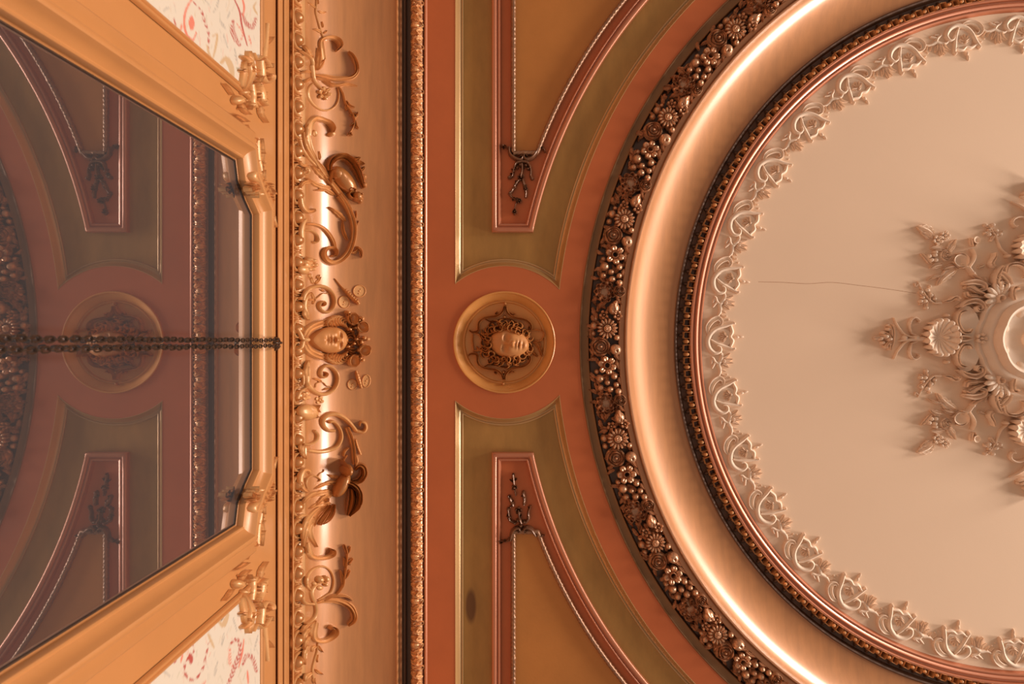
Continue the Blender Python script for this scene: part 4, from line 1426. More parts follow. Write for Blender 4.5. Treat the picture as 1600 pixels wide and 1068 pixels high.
# --- C scroll above the mask
cs = [tail([(180, 330), (205, 250), (270, 175), (380, 142), (490, 175), (565, 260), (585, 360), (550, 450), (480, 490), (410, 465), (378, 405), (400, 355), (445, 352), (455, 390), (430, 410)], A5,
           [1.4, 2.4, 2.9, 3.0, 3.2, 3.2, 3.2, 3.0, 2.8, 2.4, 2.2, 2.0, 1.6, 1.3, .8], [4, 5, 6, 7, 8, 8, 8, 8, 8, 7, 7, 8, 8, 8, 7], ROUND, n=56)]
fo2 = [tail([(265, 240), (215, 320), (205, 430), (235, 520)], A5, [1.2, 2.4, 2.6, 1.4], 4.5), lf(A5, [(215, 430), (245, 600)], 4.2, 4.5, 3), tail([(500, 240), (430, 240), (370, 290), (330, 325)], A5, .9, 3.5),
       lf(A5, [(460, 220), (395, 185)], 1.8, 3.5), lf(A5, [(330, 330), (285, 225)], 2.4, 3.5, 2), lf(A5, [(330, 330), (250, 330)], 2.2, 3.5, 2), lf(A5, [(335, 330), (305, 385)], 2.0, 3.5, 2), lf(A5, [(320, 110), (280, 30)], 3.0, 3.5, 2), lf(A5, [(340, 115), (410, 20)], 2.6, 3.5, 2),
       lf(A5, [(190, 290), (130, 330)], 2.4, 3.5), blob(*A5([(240, 400)])[0], 1.8, 1.8, 4)]
relief('c_scroll', 'gilt C scroll with a small flower inside, just above the mask', 'relief ornament', [('scroll', cs, M_ORN), ('foliage', fo2, M_ORN)], 4)
cs = [tail([(225, 320), (240, 420), (300, 510), (400, 560), (500, 545), (585, 480), (625, 380), (610, 280), (545, 205), (470, 180), (410, 220), (390, 290), (420, 335), (470, 325), (485, 285), (455, 262)], A6,
           [2.0, 2.8, 3.0, 3.2, 3.2, 3.3, 3.3, 3.2, 3.0, 2.8, 2.5, 2.3, 2.0, 1.7, 1.4, .8], [5, 6, 7, 7, 8, 8, 8, 8, 8, 8, 7, 7, 8, 8, 8, 7], ROUND, n=56)]
fo2 = [lf(A6, [(240, 400), (240, 105)], 4.6, 5.5, 3, -.03), tail([(140, 250), (180, 300), (190, 380), (180, 440)], A6, [.8, 1.1, 1.1, .7], 3), lf(A6, [(420, 390), (305, 350)], 2.6, 4, 2), tail([(540, 460), (480, 450), (440, 405), (380, 395)], A6, [1.2, 1, .9, .8], 3.5),
       lf(A6, [(530, 480), (430, 510)], 2.0, 4), tail([(340, 470), (350, 420), (400, 400)], A6, .9, 3)]
for (cx_, cy_), R_ in ((A6([(225, 585)])[0], 7), (A6([(395, 640)])[0], 6.5)):
    fo2 += flower(cx_, cy_, R_, 4, 3.5, .5)
fo2 += [tail([(110, 620), (150, 520), (230, 470)], A6, [1.6, 1.3, .9], 3.5)]
relief('c_scroll', 'gilt C scroll with an upright leaf, just below the mask', 'relief ornament', [('scroll', cs, M_ORN), ('foliage', fo2, M_ORN)], 4)

# --- dragonfly and butterfly


def wing(f, c, rx, ry, rot=0):
    x, y = f([c])[0]
    a = np.radians(np.linspace(0, 360, 18))
    pts = [(x + rx * math.cos(t) * math.cos(rot) - ry * math.sin(t) * math.sin(rot), y + rx * math.cos(t) * math.sin(rot) + ry * math.sin(t) * math.cos(rot)) for t in a]
    return [stroke(pts, .8, 2.2, 0, ROUND5, 30), disc(x, y, rx, ry, lambda u, v: 1.0, rot, 2, 16), blob(x, y, 1.6, 1.6, 2.6), blob(x - 1, y + 4, 1.1, 1.4, 2.4), blob(x + 2, y - 3, 1.1, 1.1, 2.2)]


bd = [tail([(592, 42), (640, 105), (695, 170)], A5, [.7, .9, 1.3], [3, 4, 5]), tail([(690, 165), (760, 240), (830, 310), (895, 370)], A5, [1.6, 2.8, 3.4, 2.6], [6, 9, 11, 11], n=14)]
for i in range(7):
    t = i / 6
    x, y = A5([(720 + 150 * t, 195 + 150 * t)])[0]
    w = 2.2 + 1.4 * t
    bd.append(stroke([(x - w * .8, y + w * .8), (x + w * .8, y - w * .8)], .5, 9 + 3.4 * t, 0, ROUND5, 6))
bd.append(blob(*A5([(895, 375)])[0], 2.8, 2.4, 12))
relief('dragonfly_relief', 'gilt dragonfly with long thin tail and two round wings above the mask', 'relief ornament', [('body', bd, M_ORN), ('wing', wing(A5, (915, 208), 9.4, 9) , M_ORN), ('wing', wing(A5, (715, 355), 8.2, 9.4, -.3), M_ORN)], 4)
bd = [tail([(868, 250), (890, 330), (915, 410), (940, 480)], A6, [1.6, 3.2, 3.2, 1.8], [6, 10, 10, 7], n=14)]
for i in range(5):
    t = i / 4
    x, y = A6([(880 + 45 * t, 290 + 140 * t)])[0]
    bd.append(stroke([(x - 2.8, y + .8), (x + 2.8, y - .8)], .5, 11, 0, ROUND5, 6))
relief('butterfly_relief', 'gilt butterfly with short body and two round wings below the mask', 'relief ornament', [('body', bd, M_ORN), ('wing', wing(A6, (822, 432), 7, 8), M_ORN), ('wing', wing(A6, (1005, 385), 6, 9.6, .1), M_ORN)], 4)

# --- the mask
fx, fy = A5([(530, 862)])[0]
fc = [face(fx + .5, fy, 27, 21, 19, 0.0, 34, 70, 3, shift=.11)]
veil = []
for sgn in (-1, 1):
    def fl_(p):
        return [(x, 862 + sgn * (862 - y)) if sgn > 0 else (x, y) for x, y in p]
    veil.append(tail(fl_([(225, 800), (250, 735), (330, 665), (420, 625), (510, 600)]), A5, [1.8, 2.8, 3.0, 3.0, 2.4], [5, 6, 7, 8, 8], FLUTE))
    veil.append(tail(fl_([(270, 800), (310, 735), (380, 690), (460, 660), (530, 640)]), A5, [1.6, 2.4, 2.8, 2.8, 2.2], [4, 5, 6, 7, 8], FLUTE))
    veil.append(tail(fl_([(210, 850), (190, 780), (150, 705)]) if sgn < 0 else [(215, 880), (205, 960), (150, 1000)], A5, [1.6, 1.9, 1.2], [5, 4, 3]))
veil.append(blob(*A5([(252, 858)])[0], 5.4, 4.6, 8))
hair = []
rnd = random.Random(5)
for sgn in (-1, 1):
    for i in range(7):
        t = i / 6
        px_, py_ = 540 + 190 * t, 862 + sgn * (190 + 45 * math.sin(math.pi * t) + 30)
        r = 58 - 14 * t
        a0 = 90 * sgn
        pts = [(px_ + r * math.cos(math.radians(a0 + sgn * q)), py_ + r * math.sin(math.radians(a0 + sgn * q))) for q in (150, 90, 30, -30, -80)]
        hair.append(stroke(A5(pts), [1.2, 2.4, 2.8, 2.4, 1.2], [8, 11, 12, 11, 8], 0, ROUND, 14))
        pts = [(px_ + 25, py_ - sgn * 70), (px_ - 10, py_ - sgn * 10), (px_ + 22, py_ + sgn * 34)]
        hair.append(stroke(A5(pts), [1.4, 2.6, 1.2], [13, 13, 9], 0, ROUND, 12))
    for i in range(5):
        px_, py_ = 770 + 12 * i, 862 + sgn * (24 + 40 * i)
        hair.append(stroke(A5([(px_ - 60, py_ - sgn * 20), (px_ + 10, py_ + sgn * 14), (px_ + 60, py_)]), [1.2, 3.0, 1.4], [14, 17, 14], 0, LEAF, 12))
crown = []
for (cx_, cy_, rr, ang) in ((825, 580, 1.0, 95), (955, 690, 1.0, 40), (985, 1000, 1.0, -30), (835, 1140, 1.0, -95)):
    x, y = A5([(cx_, cy_)])[0]
    crown.append(disc(x, y, 10, 7.6, lambda u, v: 8 + 9 * (u * u + v * v) ** 1.5 + 2 * u, math.radians(ang), 6, 22))
    crown.append(stroke(arc(x, y, 9, 9, 0, 360, 14, .95), 1.3, 19, 0, ROUND5, 24))
for cx_, cy_ in ((760, 495), (880, 640), (905, 600), (945, 575), (860, 700), (1020, 850), (980, 840), (940, 890), (870, 850), (840, 910), (780, 720), (760, 950), (900, 1000), (880, 1080), (925, 1110), (960, 1130), (730, 1060)):
    x, y = A5([(cx_, cy_)])[0]
    crown.append(blob(x, y, 3.4 + rnd.random() * 1.6, 3 + rnd.random(), 15 + rnd.random() * 3))
for p in ([(850, 840), (770, 720)], [(860, 850), (1035, 850)], [(860, 860), (900, 760)], [(860, 870), (760, 980)], [(870, 870), (940, 960)], [(800, 640), (730, 480)], [(900, 650), (960, 560)], [(900, 1050), (950, 1140)], [(780, 1060), (720, 1120)]):
    crown.append(lf(A5, p, 4.0, 17, 3, .06))
relief('woman_mask', 'gilt mask of a curly haired woman crowned with flowers, middle of the cove', 'mask',
       [('face', fc, M_FACE), ('veil', veil, M_ORN), ('curly_hair', hair, M_ORN), ('flower_crown', crown, M_ORN)], 9)

# --- pomegranate
x, y = A6([(235, 800)])[0]
pm = [disc(x, y, 15, 12.5, lambda u, v: 12 * math.sqrt(max(0, 1 - u * u - v * v)) ** .8, .2, 7, 22), lf(A6, [(300, 780), (350, 700)], 4, 11, 2), lf(A6, [(290, 830), (350, 870)], 4.4, 11, 2), lf(A6, [(320, 760), (350, 800)], 3, 12), lf(A6, [(190, 820), (150, 900)], 3, 7, 2), blob(*A6([(180, 860)])[0], 2.6, 3.4, 6)]
relief('pomegranate', 'gilt split fruit beside the eggs below the mask', 'relief ornament', [('fruit', pm, M_ORN)], 4)

# --- lower S scroll
s7 = [tail([(590, 1050), (500, 1040), (440, 970), (440, 890), (510, 835), (610, 830), (710, 880), (800, 965), (870, 1050)], A6, [2.4, 3.0, 3.2, 3.4, 3.8, 4.0, 4.0, 3.6, 3.4], [7, 7, 7, 8, 9, 10, 10, 11, 11], ROUND, n=40),
      tail([(515, 935), (560, 925), (620, 970), (670, 1060), (675, 1160), (620, 1260), (520, 1310), (400, 1330), (255, 1310)], A6, [2.4, 2.6, 2.6, 2.9, 3.2, 3.4, 3.4, 3.2, 2.4], [8, 8, 7, 7, 7, 7, 6, 5, 4], ROUND, n=40),
      tail([(870, 1050), (960, 1060), (1000, 1010), (985, 950), (930, 935), (915, 985)], A6, [3.4, 3.4, 3.0, 2.6, 2.0, 1.2], [11, 12, 13, 13, 12, 10], ROUND, n=24),
      tail([(325, 20), (365, 80), (345, 165), (265, 205), (190, 200)], A7, [2.0, 2.2, 2.2, 2.0, 1.4], [6, 7, 6, 5, 4], ROUND),
      tail([(745, -20), (800, 120), (828, 250), (838, 380), (845, 470)], A7, [3.6, 3.6, 3.4, 3.2, 2.8], [10, 11, 11, 11, 11], FLUTE), tail([(860, 140), (885, 230), (930, 340)], A7, [1.8, 2.0, 1.8], 9), tail([(770, 250), (720, 300), (700, 365)], A7, [1.2, 1.8, 1.0], 8),
      tail([(870, 350), (885, 430), (860, 490)], A7, [1.2, 1.8, 1.0], 9), tail([(750, 350), (700, 430), (720, 470)], A7, [1.0, 1.2, .8], 7)]
lv = [lf(A7, [(200, 210), (215, 400)], 4.4, 4.5, 0), lf(A7, [(160, 190), (180, 330)], 2.2, 3.5)]
relief('s_scroll', 'long gilt S scroll curling between the fruit and the bird', 'relief ornament', [('scroll', s7, M_ORN), ('leaf', lv, M_ORN)], 5)

# --- tendril scroll left of the bird
t7 = [tail([(275, 600), (255, 555), (195, 545), (150, 620), (145, 710), (180, 800), (250, 840)], A7, [1.6, 2.6, 3.0, 3.2, 3.2, 2.8, 1.4], [4, 5, 5, 5, 5, 5, 4], FLUTE), tail([(230, 795), (215, 720), (245, 650), (310, 620), (365, 645), (400, 680), (375, 700)], A7, [.8, 1.1, 1.3, 1.4, 1.3, 1.1, .7], 4),
      tail([(370, 630), (400, 590), (440, 575), (450, 540)], A7, [.8, .7, .6, .4], 3)]
lv = [lf(A7, [(620, 700), (325, 800)], 3.8, 5, 2, .05), lf(A7, [(650, 640), (500, 610)], 3.4, 5, 2, -.1), lf(A7, [(560, 830), (250, 920)], 5, 5.5, 3, .05), lf(A7, [(600, 850), (340, 1010)], 5, 6, 4, .05), lf(A7, [(500, 840), (160, 1000)], 4.6, 4.5, 3, .12),
      lf(A7, [(540, 990), (260, 1060)], 5, 5, 3, .08), lf(A7, [(640, 760), (510, 720)], 3, 5, 2), lf(A7, [(230, 800), (130, 820)], 2.4, 4)]
rs = rose(*A7([(475, 945)])[0], 5.0, 8)
relief('tendril_scroll', 'gilt tendril scroll with jagged leaves and a rosette left of the bird', 'relief ornament', [('tendril', t7, M_ORN), ('jagged_leaf', lv, M_ORN), ('rosette', rs, M_ORN)], 4)

# --- bird
B1 = lambda p: Q(500, 700, 8.215, p)
bod = [disc(*B1([(300, 480)])[0], 22, 9.5, lambda u, v: 20 * math.sqrt(max(0, 1 - u * u - v * v)) ** .8, math.radians(118), 8, 26)]
hd7 = [disc(*B1([(350, 280)])[0], 10, 8.5, lambda u, v: 34 * math.sqrt(max(0, 1 - u * u - v * v)) ** .75, math.radians(100), 7, 20), stroke(B1([(335, 235), (305, 185), (285, 150)]), [3.0, 2.0, .6], [30, 27, 22], 0, ROUND, 8), blob(*B1([(372, 255)])[0], 1.5, 1.5, 33)]
UC[0] = .6
wg = [stroke(B1([(340, 440), (420, 470), (490, 540), (510, 650), (480, 760), (390, 880)]), [4, 5.5, 6, 6.5, 5.6, 1.5], [22, 25, 26, 24, 20, 12], 0, LEAF, 34, lobes=6, amp=.14),
      stroke(B1([(400, 520), (410, 640), (390, 760), (365, 870)]), [4, 6.5, 5.6, 1.6], [22, 22, 19, 11], 0, LEAF, 28, lobes=5, amp=.16),
      stroke(B1([(420, 430), (500, 420), (560, 350), (560, 270), (510, 235), (460, 290)]), [3, 6, 7, 6.5, 5, 2.4], [20, 22, 20, 17, 13, 8], 0, LEAF, 30, lobes=5, amp=.14)]
UC[0] = 1.0
tl = [stroke(Q(455, 780, 8.9, p), w, h, 0, LEAF, 26) for p, w, h in (([(560, 90), (470, 200), (400, 300), (385, 360)], [1.6, 3.0, 3.6, 2.0], 7), ([(600, 90), (540, 210), (480, 310), (455, 365)], [1.6, 3.2, 3.8, 2.0], 7.5), ([(640, 80), (620, 200), (560, 300), (490, 350)], [1.6, 3.2, 3.4, 1.8], 7))]
relief('bird_relief', 'gilt carved bird diving with folded wings on the lower half of the cove', 'relief ornament', [('body', bod, M_EGG), ('head', hd7, M_EGG), ('feathered_wing', wg[:1], M_EGG), ('feathered_wing', wg[1:2], M_EGG), ('feathered_wing', wg[2:], M_EGG), ('tail_feathers', tl, M_EGG)], 12)

# --- plume
pl = [stroke(A9(p), w, h, 0, LEAF, 30) for p, w, h in (([(520, 60), (380, 140), (270, 260), (210, 400), (180, 550)], [1.4, 3.2, 3.6, 3.4, 1.4], 5), ([(480, 90), (350, 220), (260, 380), (215, 530), (190, 655)], [1.2, 2.6, 3.2, 2.8, 1.4], 5.5),
      ([(440, 120), (340, 260), (290, 400), (300, 520), (370, 660)], [1.2, 2.6, 3.2, 3.6, 1.6], 5.5), ([(320, 240), (340, 320), (330, 375)], [1.4, 2.2, 1.2], 4.5))]
pl += [stroke(A9([(250, 600), (260, 700), (300, 790), (400, 815), (500, 800), (570, 755), (575, 700), (545, 685)]), [1.6, 3.0, 3.6, 3.4, 3.2, 3.0, 2.4, 1.2], [4, 5, 6, 7, 9, 12, 13, 10], 0, FLUTE, 34), leaf(*A9([(240, 600), (290, 820)])[0], *A9([(290, 820)])[0], 3, 4)]
pl += [stroke(A9([(240, 215), (160, 225), (120, 260)]), [1.0, 2.2, 1.2], 4)]
relief('plume', 'gilt plume of long curved feathers ending in a curl below the bird', 'relief ornament', [('feather', pl, M_ORN)], 4)

# --- lower spray
ring = [stroke(A10([(290, 465), (245, 390), (245, 290), (300, 190), (390, 140), (480, 140), (560, 200), (600, 300), (595, 400), (560, 490), (490, 540), (390, 600)]), [1.0, 1.3, 1.5, 1.6, 1.7, 1.8, 1.8, 1.7, 1.6, 1.5, 1.3, 1.0], 3.8, 0, ROUND, 50)]
stm = [stroke(A10([(510, 380), (420, 355), (340, 400), (300, 480), (310, 570), (350, 670), (355, 780), (310, 870), (220, 930)]), [1.0, 1.8, 2.0, 2.2, 2.2, 2.2, 2.0, 1.8, 1.2], 6, 0, ROUND, 44),
       stroke(A10([(160, 570), (220, 640), (330, 655)]), [1.2, 2.4, 2.6], 5)]
x, y = A10([(440, 320)])[0]
fl = [blob(x - 4, y - 1, 6, 6, 10), blob(x + 5, y - 2, 5.2, 5.6, 11), blob(*A10([(490, 380)])[0], 4, 4, 7), blob(*A10([(420, 430)])[0], 5, 4, 4), blob(*A10([(340, 370)])[0], 3.2, 3.6, 5)]
hl = [stroke(A10([(370, 640), (480, 610), (600, 600), (720, 630), (810, 680), (870, 770), (870, 870), (790, 950)]), [1.6, 4.0, 5.4, 5.6, 5.6, 5.4, 4.8, 2.0], [5, 7, 9, 10, 12, 14, 14, 10], 0, LEAF, 44, lobes=7, amp=.16),
      stroke(A10([(470, 600), (600, 540), (760, 545), (860, 610)]), [1.4, 2.6, 2.4, 1.0], [7, 9, 9, 7], 0, LEAF, 20, lobes=4, amp=.3)]
sg = [stroke(A10([(610, 550), (680, 470), (725, 380), (740, 280), (760, 180), (770, 60), (780, -60), (750, -170)]), [.8, 1.2, 1.3, 1.3, 1.3, 1.3, 1.4, 1.0], [5, 7, 9, 9, 9, 9, 9, 7], 0, ROUND, 36)]
for p in ([(720, 390), (685, 180)], [(740, 300), (815, 180)], [(750, 150), (735, 10)], [(765, 110), (855, 15)], [(775, 60), (830, 110)], [(775, -40), (740, -160)], [(780, -50), (820, -150)], [(765, -100), (725, -160)]):
    sg.append(lf(A10, p, 2.2, 9, 0, .06))
lw = [lf(A8, [(300, 250), (150, 400)], 2.8, 4.5, 4), lf(A8, [(270, 330), (160, 540)], 3.4, 4.5, 3), lf(A8, [(270, 440), (190, 620)], 2.6, 4, 3), lf(A8, [(240, 560), (200, 820)], 3.0, 3.5, 4), lf(A8, [(320, 240), (270, 480)], 3.4, 6, 2),
      stroke(A8([(340, 270), (310, 400), (330, 490), (420, 510), (510, 470), (575, 400), (570, 340), (520, 320), (490, 350)]), [2.4, 3.4, 3.8, 3.6, 3.6, 3.4, 2.8, 2.2, 1.2], [5, 6, 6, 7, 9, 12, 13, 12, 9], 0, FLUTE, 36),
      stroke(A8([(362, 530), (350, 650), (320, 760), (295, 900), (320, 1060)]), [.8, .9, 1.0, 1.1, 1.6], 3.5), lf(A8, [(355, 580), (285, 650)], 3.0, 4, 0, .2), lf(A8, [(370, 570), (430, 660)], 2.4, 4), lf(A8, [(365, 690), (360, 790)], 1.6, 3), lf(A8, [(300, 920), (195, 1040)], 3.8, 4, 0, .12), lf(A8, [(330, 880), (430, 950)], 2.8, 4), lf(A8, [(310, 990), (320, 1068)], 2.4, 5)]
relief('acanthus_spray', 'gilt acanthus spray with a ringed bud at the lower end of the cove', 'relief ornament',
       [('ring', ring, M_ORN), ('stem', stm, M_ORN), ('bud', fl, M_ORN), ('acanthus_leaf', hl, M_ORN), ('leafy_sprig', sg, M_ORN), ('leaf', lw, M_ORN)], 4)


# ---------------------------------------------------------------- fabric wall panels
def dist_path(PX, PY, pts):
    pts = cr(pts, 16) if len(pts) > 2 else np.array(pts, float)
    D = np.full(PX.shape, 1e9)
    T = np.zeros(PX.shape)
    n = len(pts)
    for i in range(n - 1):
        ax, ay = pts[i][:2]
        bx, by = pts[i + 1][:2]
        L = (bx - ax) ** 2 + (by - ay) ** 2 + 1e-9
        t = np.clip(((PX - ax) * (bx - ax) + (PY - ay) * (by - ay)) / L, 0, 1)
        d = np.hypot(PX - ax - t * (bx - ax), PY - ay - t * (by - ay))
        T = np.where(d < D, (i + t) / (n - 1), T)
        D = np.minimum(D, d)
    return D, T


RED, SAL, TAN, GRY, OLV, DRK = lin((172, 52, 38)), lin((214, 112, 86)), lin((196, 160, 118)), lin((172, 160, 146)), lin((168, 156, 120)), lin((120, 98, 78))
FU = lambda p: Q(200, 0, 5.333, p)
FL = lambda p: Q(0, 800, 3.636, p)
PRU = [(FU, [(540, -40), (475, 80), (458, 190), (480, 290), (530, 335), (560, 270)], 1.6, SAL, 0), (FU, [(540, 20), (600, 90), (630, 180), (662, 280), (660, 400)], 1.8, RED, 5), (FU, [(518, 150), (522, 235)], 4.2, SAL, 0),
       (FU, [(375, 160), (390, 230), (432, 285)], 1.6, RED, 4), (FU, [(440, 200), (425, 270)], 1.2, SAL, 0), (FU, [(865, -30), (920, 90), (940, 210), (985, 380)], 1.2, RED, 0), (FU, [(865, 180), (862, 250), (890, 330), (920, 370)], 3.6, RED, 7),
       (FU, [(900, 200), (950, 270), (930, 340)], 1.6, SAL, 4), (FU, [(945, 120), (975, 190), (1030, 225), (1058, 150)], 3.2, RED, 8), (FU, [(940, -30), (960, 60), (950, 130)], 1.4, SAL, 0), (FU, [(745, 0), (730, 60), (705, 100)], 1.8, GRY, 3),
       (FU, [(760, 170), (775, 200), (800, 235)], 2.0, GRY, 4), (FU, [(790, 290), (800, 340), (825, 400)], 1.6, GRY, 4), (FU, [(700, 300), (735, 290), (720, 400), (700, 480)], 1.6, TAN, 0), (FU, [(650, 380), (670, 460), (720, 560)], 1.8, TAN, 0),
       (FU, [(770, 520), (810, 490), (850, 560), (865, 650)], 4.0, TAN, 0), (FU, [(775, 570), (800, 600), (840, 640)], 2.6, DRK, 0), (FU, [(880, 410), (890, 470), (905, 530)], 1.6, GRY, 3), (FU, [(900, 570), (930, 620), (950, 700)], 2.2, OLV, 3),
       (FU, [(1060, 20), (1040, 60), (1070, 120)], 1.4, TAN, 0), (FU, [(840, 100), (820, 150)], 1.0, GRY, 0), (FU, [(280, 90), (330, 60)], 1.2, GRY, 0), (FU, [(620, -20), (680, 60)], 1.2, GRY, 3), (FU, [(1000, 300), (1020, 380)], 1.4, SAL, 2)]
PRL = [(FL, [(1085, 740), (1098, 790), (1045, 850), (1050, 930), (1092, 955), (1140, 900), (1162, 820), (1180, 740)], 1.7, RED, 7), (FL, [(1075, 810), (1078, 850)], 3.6, RED, 0), (FL, [(1310, 740), (1340, 720), (1362, 780), (1330, 870), (1305, 940), (1280, 1000)], 3.2, RED, 9),
       (FL, [(1300, 780), (1300, 850), (1320, 880)], 2.4, SAL, 4), (FL, [(1375, 860), (1395, 815), (1430, 830), (1450, 900)], 3.2, RED, 7), (FL, [(990, 830), (985, 850)], 2.0, RED, 0), (FL, [(1030, 810), (1020, 850)], 1.4, SAL, 0), (FL, [(1175, 690), (1210, 770)], 1.8, TAN, 0),
       (FL, [(1240, 620), (1262, 640), (1290, 580)], 3.4, TAN, 0), (FL, [(1250, 610), (1280, 560)], 1.8, DRK, 0), (FL, [(1265, 690), (1255, 760)], 1.8, GRY, 4), (FL, [(1350, 500), (1352, 560)], 1.8, GRY, 3), (FL, [(1320, 600), (1340, 680)], 1.6, GRY, 4),
       (FL, [(1380, 720), (1370, 800), (1350, 880)], 1.2, SAL, 0), (FL, [(1460, 700), (1440, 780)], 1.4, GRY, 3), (FL, [(1230, 850), (1210, 930)], 1.8, GRY, 4), (FL, [(1400, 900), (1405, 970)], 1.4, SAL, 0), (FL, [(920, 900), (960, 930)], 1.4, GRY, 0), (FL, [(1160, 960), (1130, 1000)], 1.8, SAL, 3)]
mf = bpy.data.materials.new('printed_silk')
mf.use_nodes = True
nt = mf.node_tree
bs = nt.nodes['Principled BSDF']
bs.inputs['Roughness'].default_value = 0.7
bs.inputs['Sheen Weight'].default_value = 0.2
at = nt.nodes.new('ShaderNodeAttribute')
at.attribute_name = 'print'
nt.links.new(at.outputs['Color'], bs.inputs['Base Color'])
wv = nt.nodes.new('ShaderNodeTexNoise')
wv.inputs['Scale'].default_value = 400
bp = nt.nodes.new('ShaderNodeBump')
bp.inputs['Strength'].default_value = 0.15
bp.inputs['Distance'].default_value = 0.002
nt.links.new(wv.outputs['Fac'], bp.inputs['Height'])
nt.links.new(bp.outputs[0], bs.inputs['Normal'])
rng = np.random.default_rng(3)
for sg, where, pr in ((-1, 'above', PRU), (1, 'below', PRL)):
    y0, y1 = 5 + sg * 300, 5 + sg * 640
    fab = empty('fabric_panel', -350, (y0 + y1) / 2, -700, 'cream silk wall panel printed with red scrolls at the ' + ('upper' if sg < 0 else 'lower') + ' left corner', 'wall panel', 'silk wall panels beside the mirror')
    Y = np.linspace(y0, y1, 190)
    H = np.linspace(-208, -860, 330)
    YY, HH = np.meshgrid(Y, H)
    K = 1 + HH / F
    PX, PY = VX - 350 / K, VY + YY / K
    col = np.empty(YY.shape + (3,))
    col[:] = lin((212, 196, 176))
    # faint printed flecks
    for i in range(150):
        cx_ = rng.uniform(200, 415)
        cy_ = rng.uniform(0, 150) if sg < 0 else rng.uniform(920, 1068)
        an = rng.uniform(1.1, 2.0)
        L = rng.uniform(2, 7)
        D, _ = dist_path(PX, PY, [(cx_ - L * math.cos(an), cy_ - L * math.sin(an)), (cx_ + L * math.cos(an), cy_ + L * math.sin(an))])
        a = np.clip(1.0 - D / .9, 0, 1)[..., None] * rng.uniform(.25, .65)
        c_ = np.array([GRY, TAN, OLV, SAL][int(rng.integers(0, 4))])
        col = col * (1 - a) + c_ * a
    for f_, p, w, c_, hat in pr:
        D, T = dist_path(PX, PY, f_(p))
        ww = 1.15 * w * (0.55 + .45 * np.sin(np.pi * np.clip(T, .05, .95)))
        a = np.clip((ww - D) / .7 + .5, 0, 1)
        if hat:
            a = a * (0.55 + 0.45 * np.sign(np.sin(T * hat * 9 + D * 1.2)))
        a = a[..., None] * .95
        col = col * (1 - a) + np.array(c_) * a
    V = np.column_stack([np.full(YY.size, -348.8), YY.ravel(), HH.ravel()])
    ob = Acc().add(V, grid_faces(330, 190)).build('silk', mf, fab, smooth=False)
    ca = ob.data.color_attributes.new('print', 'FLOAT_COLOR', 'POINT')
    ca.data.foreach_set('color', np.column_stack([col.reshape(-1, 3), np.ones(YY.size)]).ravel())
    out = [(y0, -1700), (y0, -208), (y1, -208)]
    pf = [(-9.5, 0), (-9, 2.5), (-7, 3.6), (-5.4, 2.6), (-5, 1.8), (-3.6, 2.2), (-2, 4.4), (0, 4.8), (1.6, 3.4), (2.2, 1)]
    if sg > 0:
        pf = [(-w, p) for w, p in pf]
    pf = [(-w, p) for w, p in pf]
    Acc().add(*frame_sweep(pf, out)).build('panel_moulding', M_GOLD, fab, angle=35)

# ---------------------------------------------------------------- rococo ornaments on wall and frame corners
E1 = lambda p: Q(345, 60, 6.68, p)
E2 = lambda p: Q(360, 210, 6.68, p)


def wstroke(f, p, w, h, prof=ROUND, **k):
    return stroke(f(p), w, h, 0, prof, **k)


corner = [('shell', wstroke(E1, [(240, 185), (300, 230), (335, 320), (310, 430), (250, 535)], [2, 4, 4.6, 4, 2], 7, FLUTE)), ('leaf', lf(E1, [(330, 300), (300, 130)], 5, 8, 3)), ('leaf', lf(E1, [(250, 520), (265, 240)], 4.6, 6, 0)),
          ('scroll', wstroke(E1, [(340, 150), (380, 220), (440, 190), (490, 240), (520, 300)], [1.2, 2.2, 2.6, 2.2, 1.4], 8)), ('scroll', wstroke(E1, [(420, 230), (435, 310), (445, 400), (480, 455), (540, 430), (545, 380), (510, 375)], [2, 2.8, 3, 3, 3, 2.4, 1.4], 9)),
          ('leaf', lf(E1, [(340, 440), (350, 330)], 4, 6, 2)), ('leaf', lf(E1, [(360, 340), (450, 320)], 3.4, 6, 2)), ('scroll', wstroke(E1, [(405, 480), (440, 560), (450, 640), (480, 700)], [2.4, 3.4, 3.2, 1.6], 9)), ('scroll', wstroke(E1, [(330, 480), (350, 570), (350, 660), (370, 720)], [2, 2.8, 2.8, 1.6], 8)),
          ('bud', blob(*E1([(200, 645)])[0], 6.5, 7.5, 10)), ('bud', blob(*E1([(365, 555)])[0], 3.6, 3.6, 10)), ('bud', blob(*E1([(405, 490)])[0], 3.2, 3.2, 10)), ('bud', blob(*E1([(345, 690)])[0], 3.4, 4.4, 9)), ('knot', blob(*E1([(275, 560)])[0], 4.6, 4.6, 8)),
          ('leaf', lf(E1, [(235, 680), (325, 795)], 3.6, 6, 2)), ('leaf', lf(E1, [(430, 700), (500, 880)], 2.6, 6, 4)), ('leaf', lf(E1, [(150, 590), (60, 470)], 2.0, 5, 5)), ('leaf', lf(E1, [(290, 870), (145, 795)], 4.6, 8, 2)), ('sprig', lf(E1, [(280, 900), (390, 1060)], 2.6, 6, 6)),
          ('rod', wstroke(E1, [(500, -160), (495, 0), (480, 190)], [1.0, 2.0, 2.6], 6)), ('leaf', lf(E1, [(500, 60), (560, -20)], 2.6, 6))]
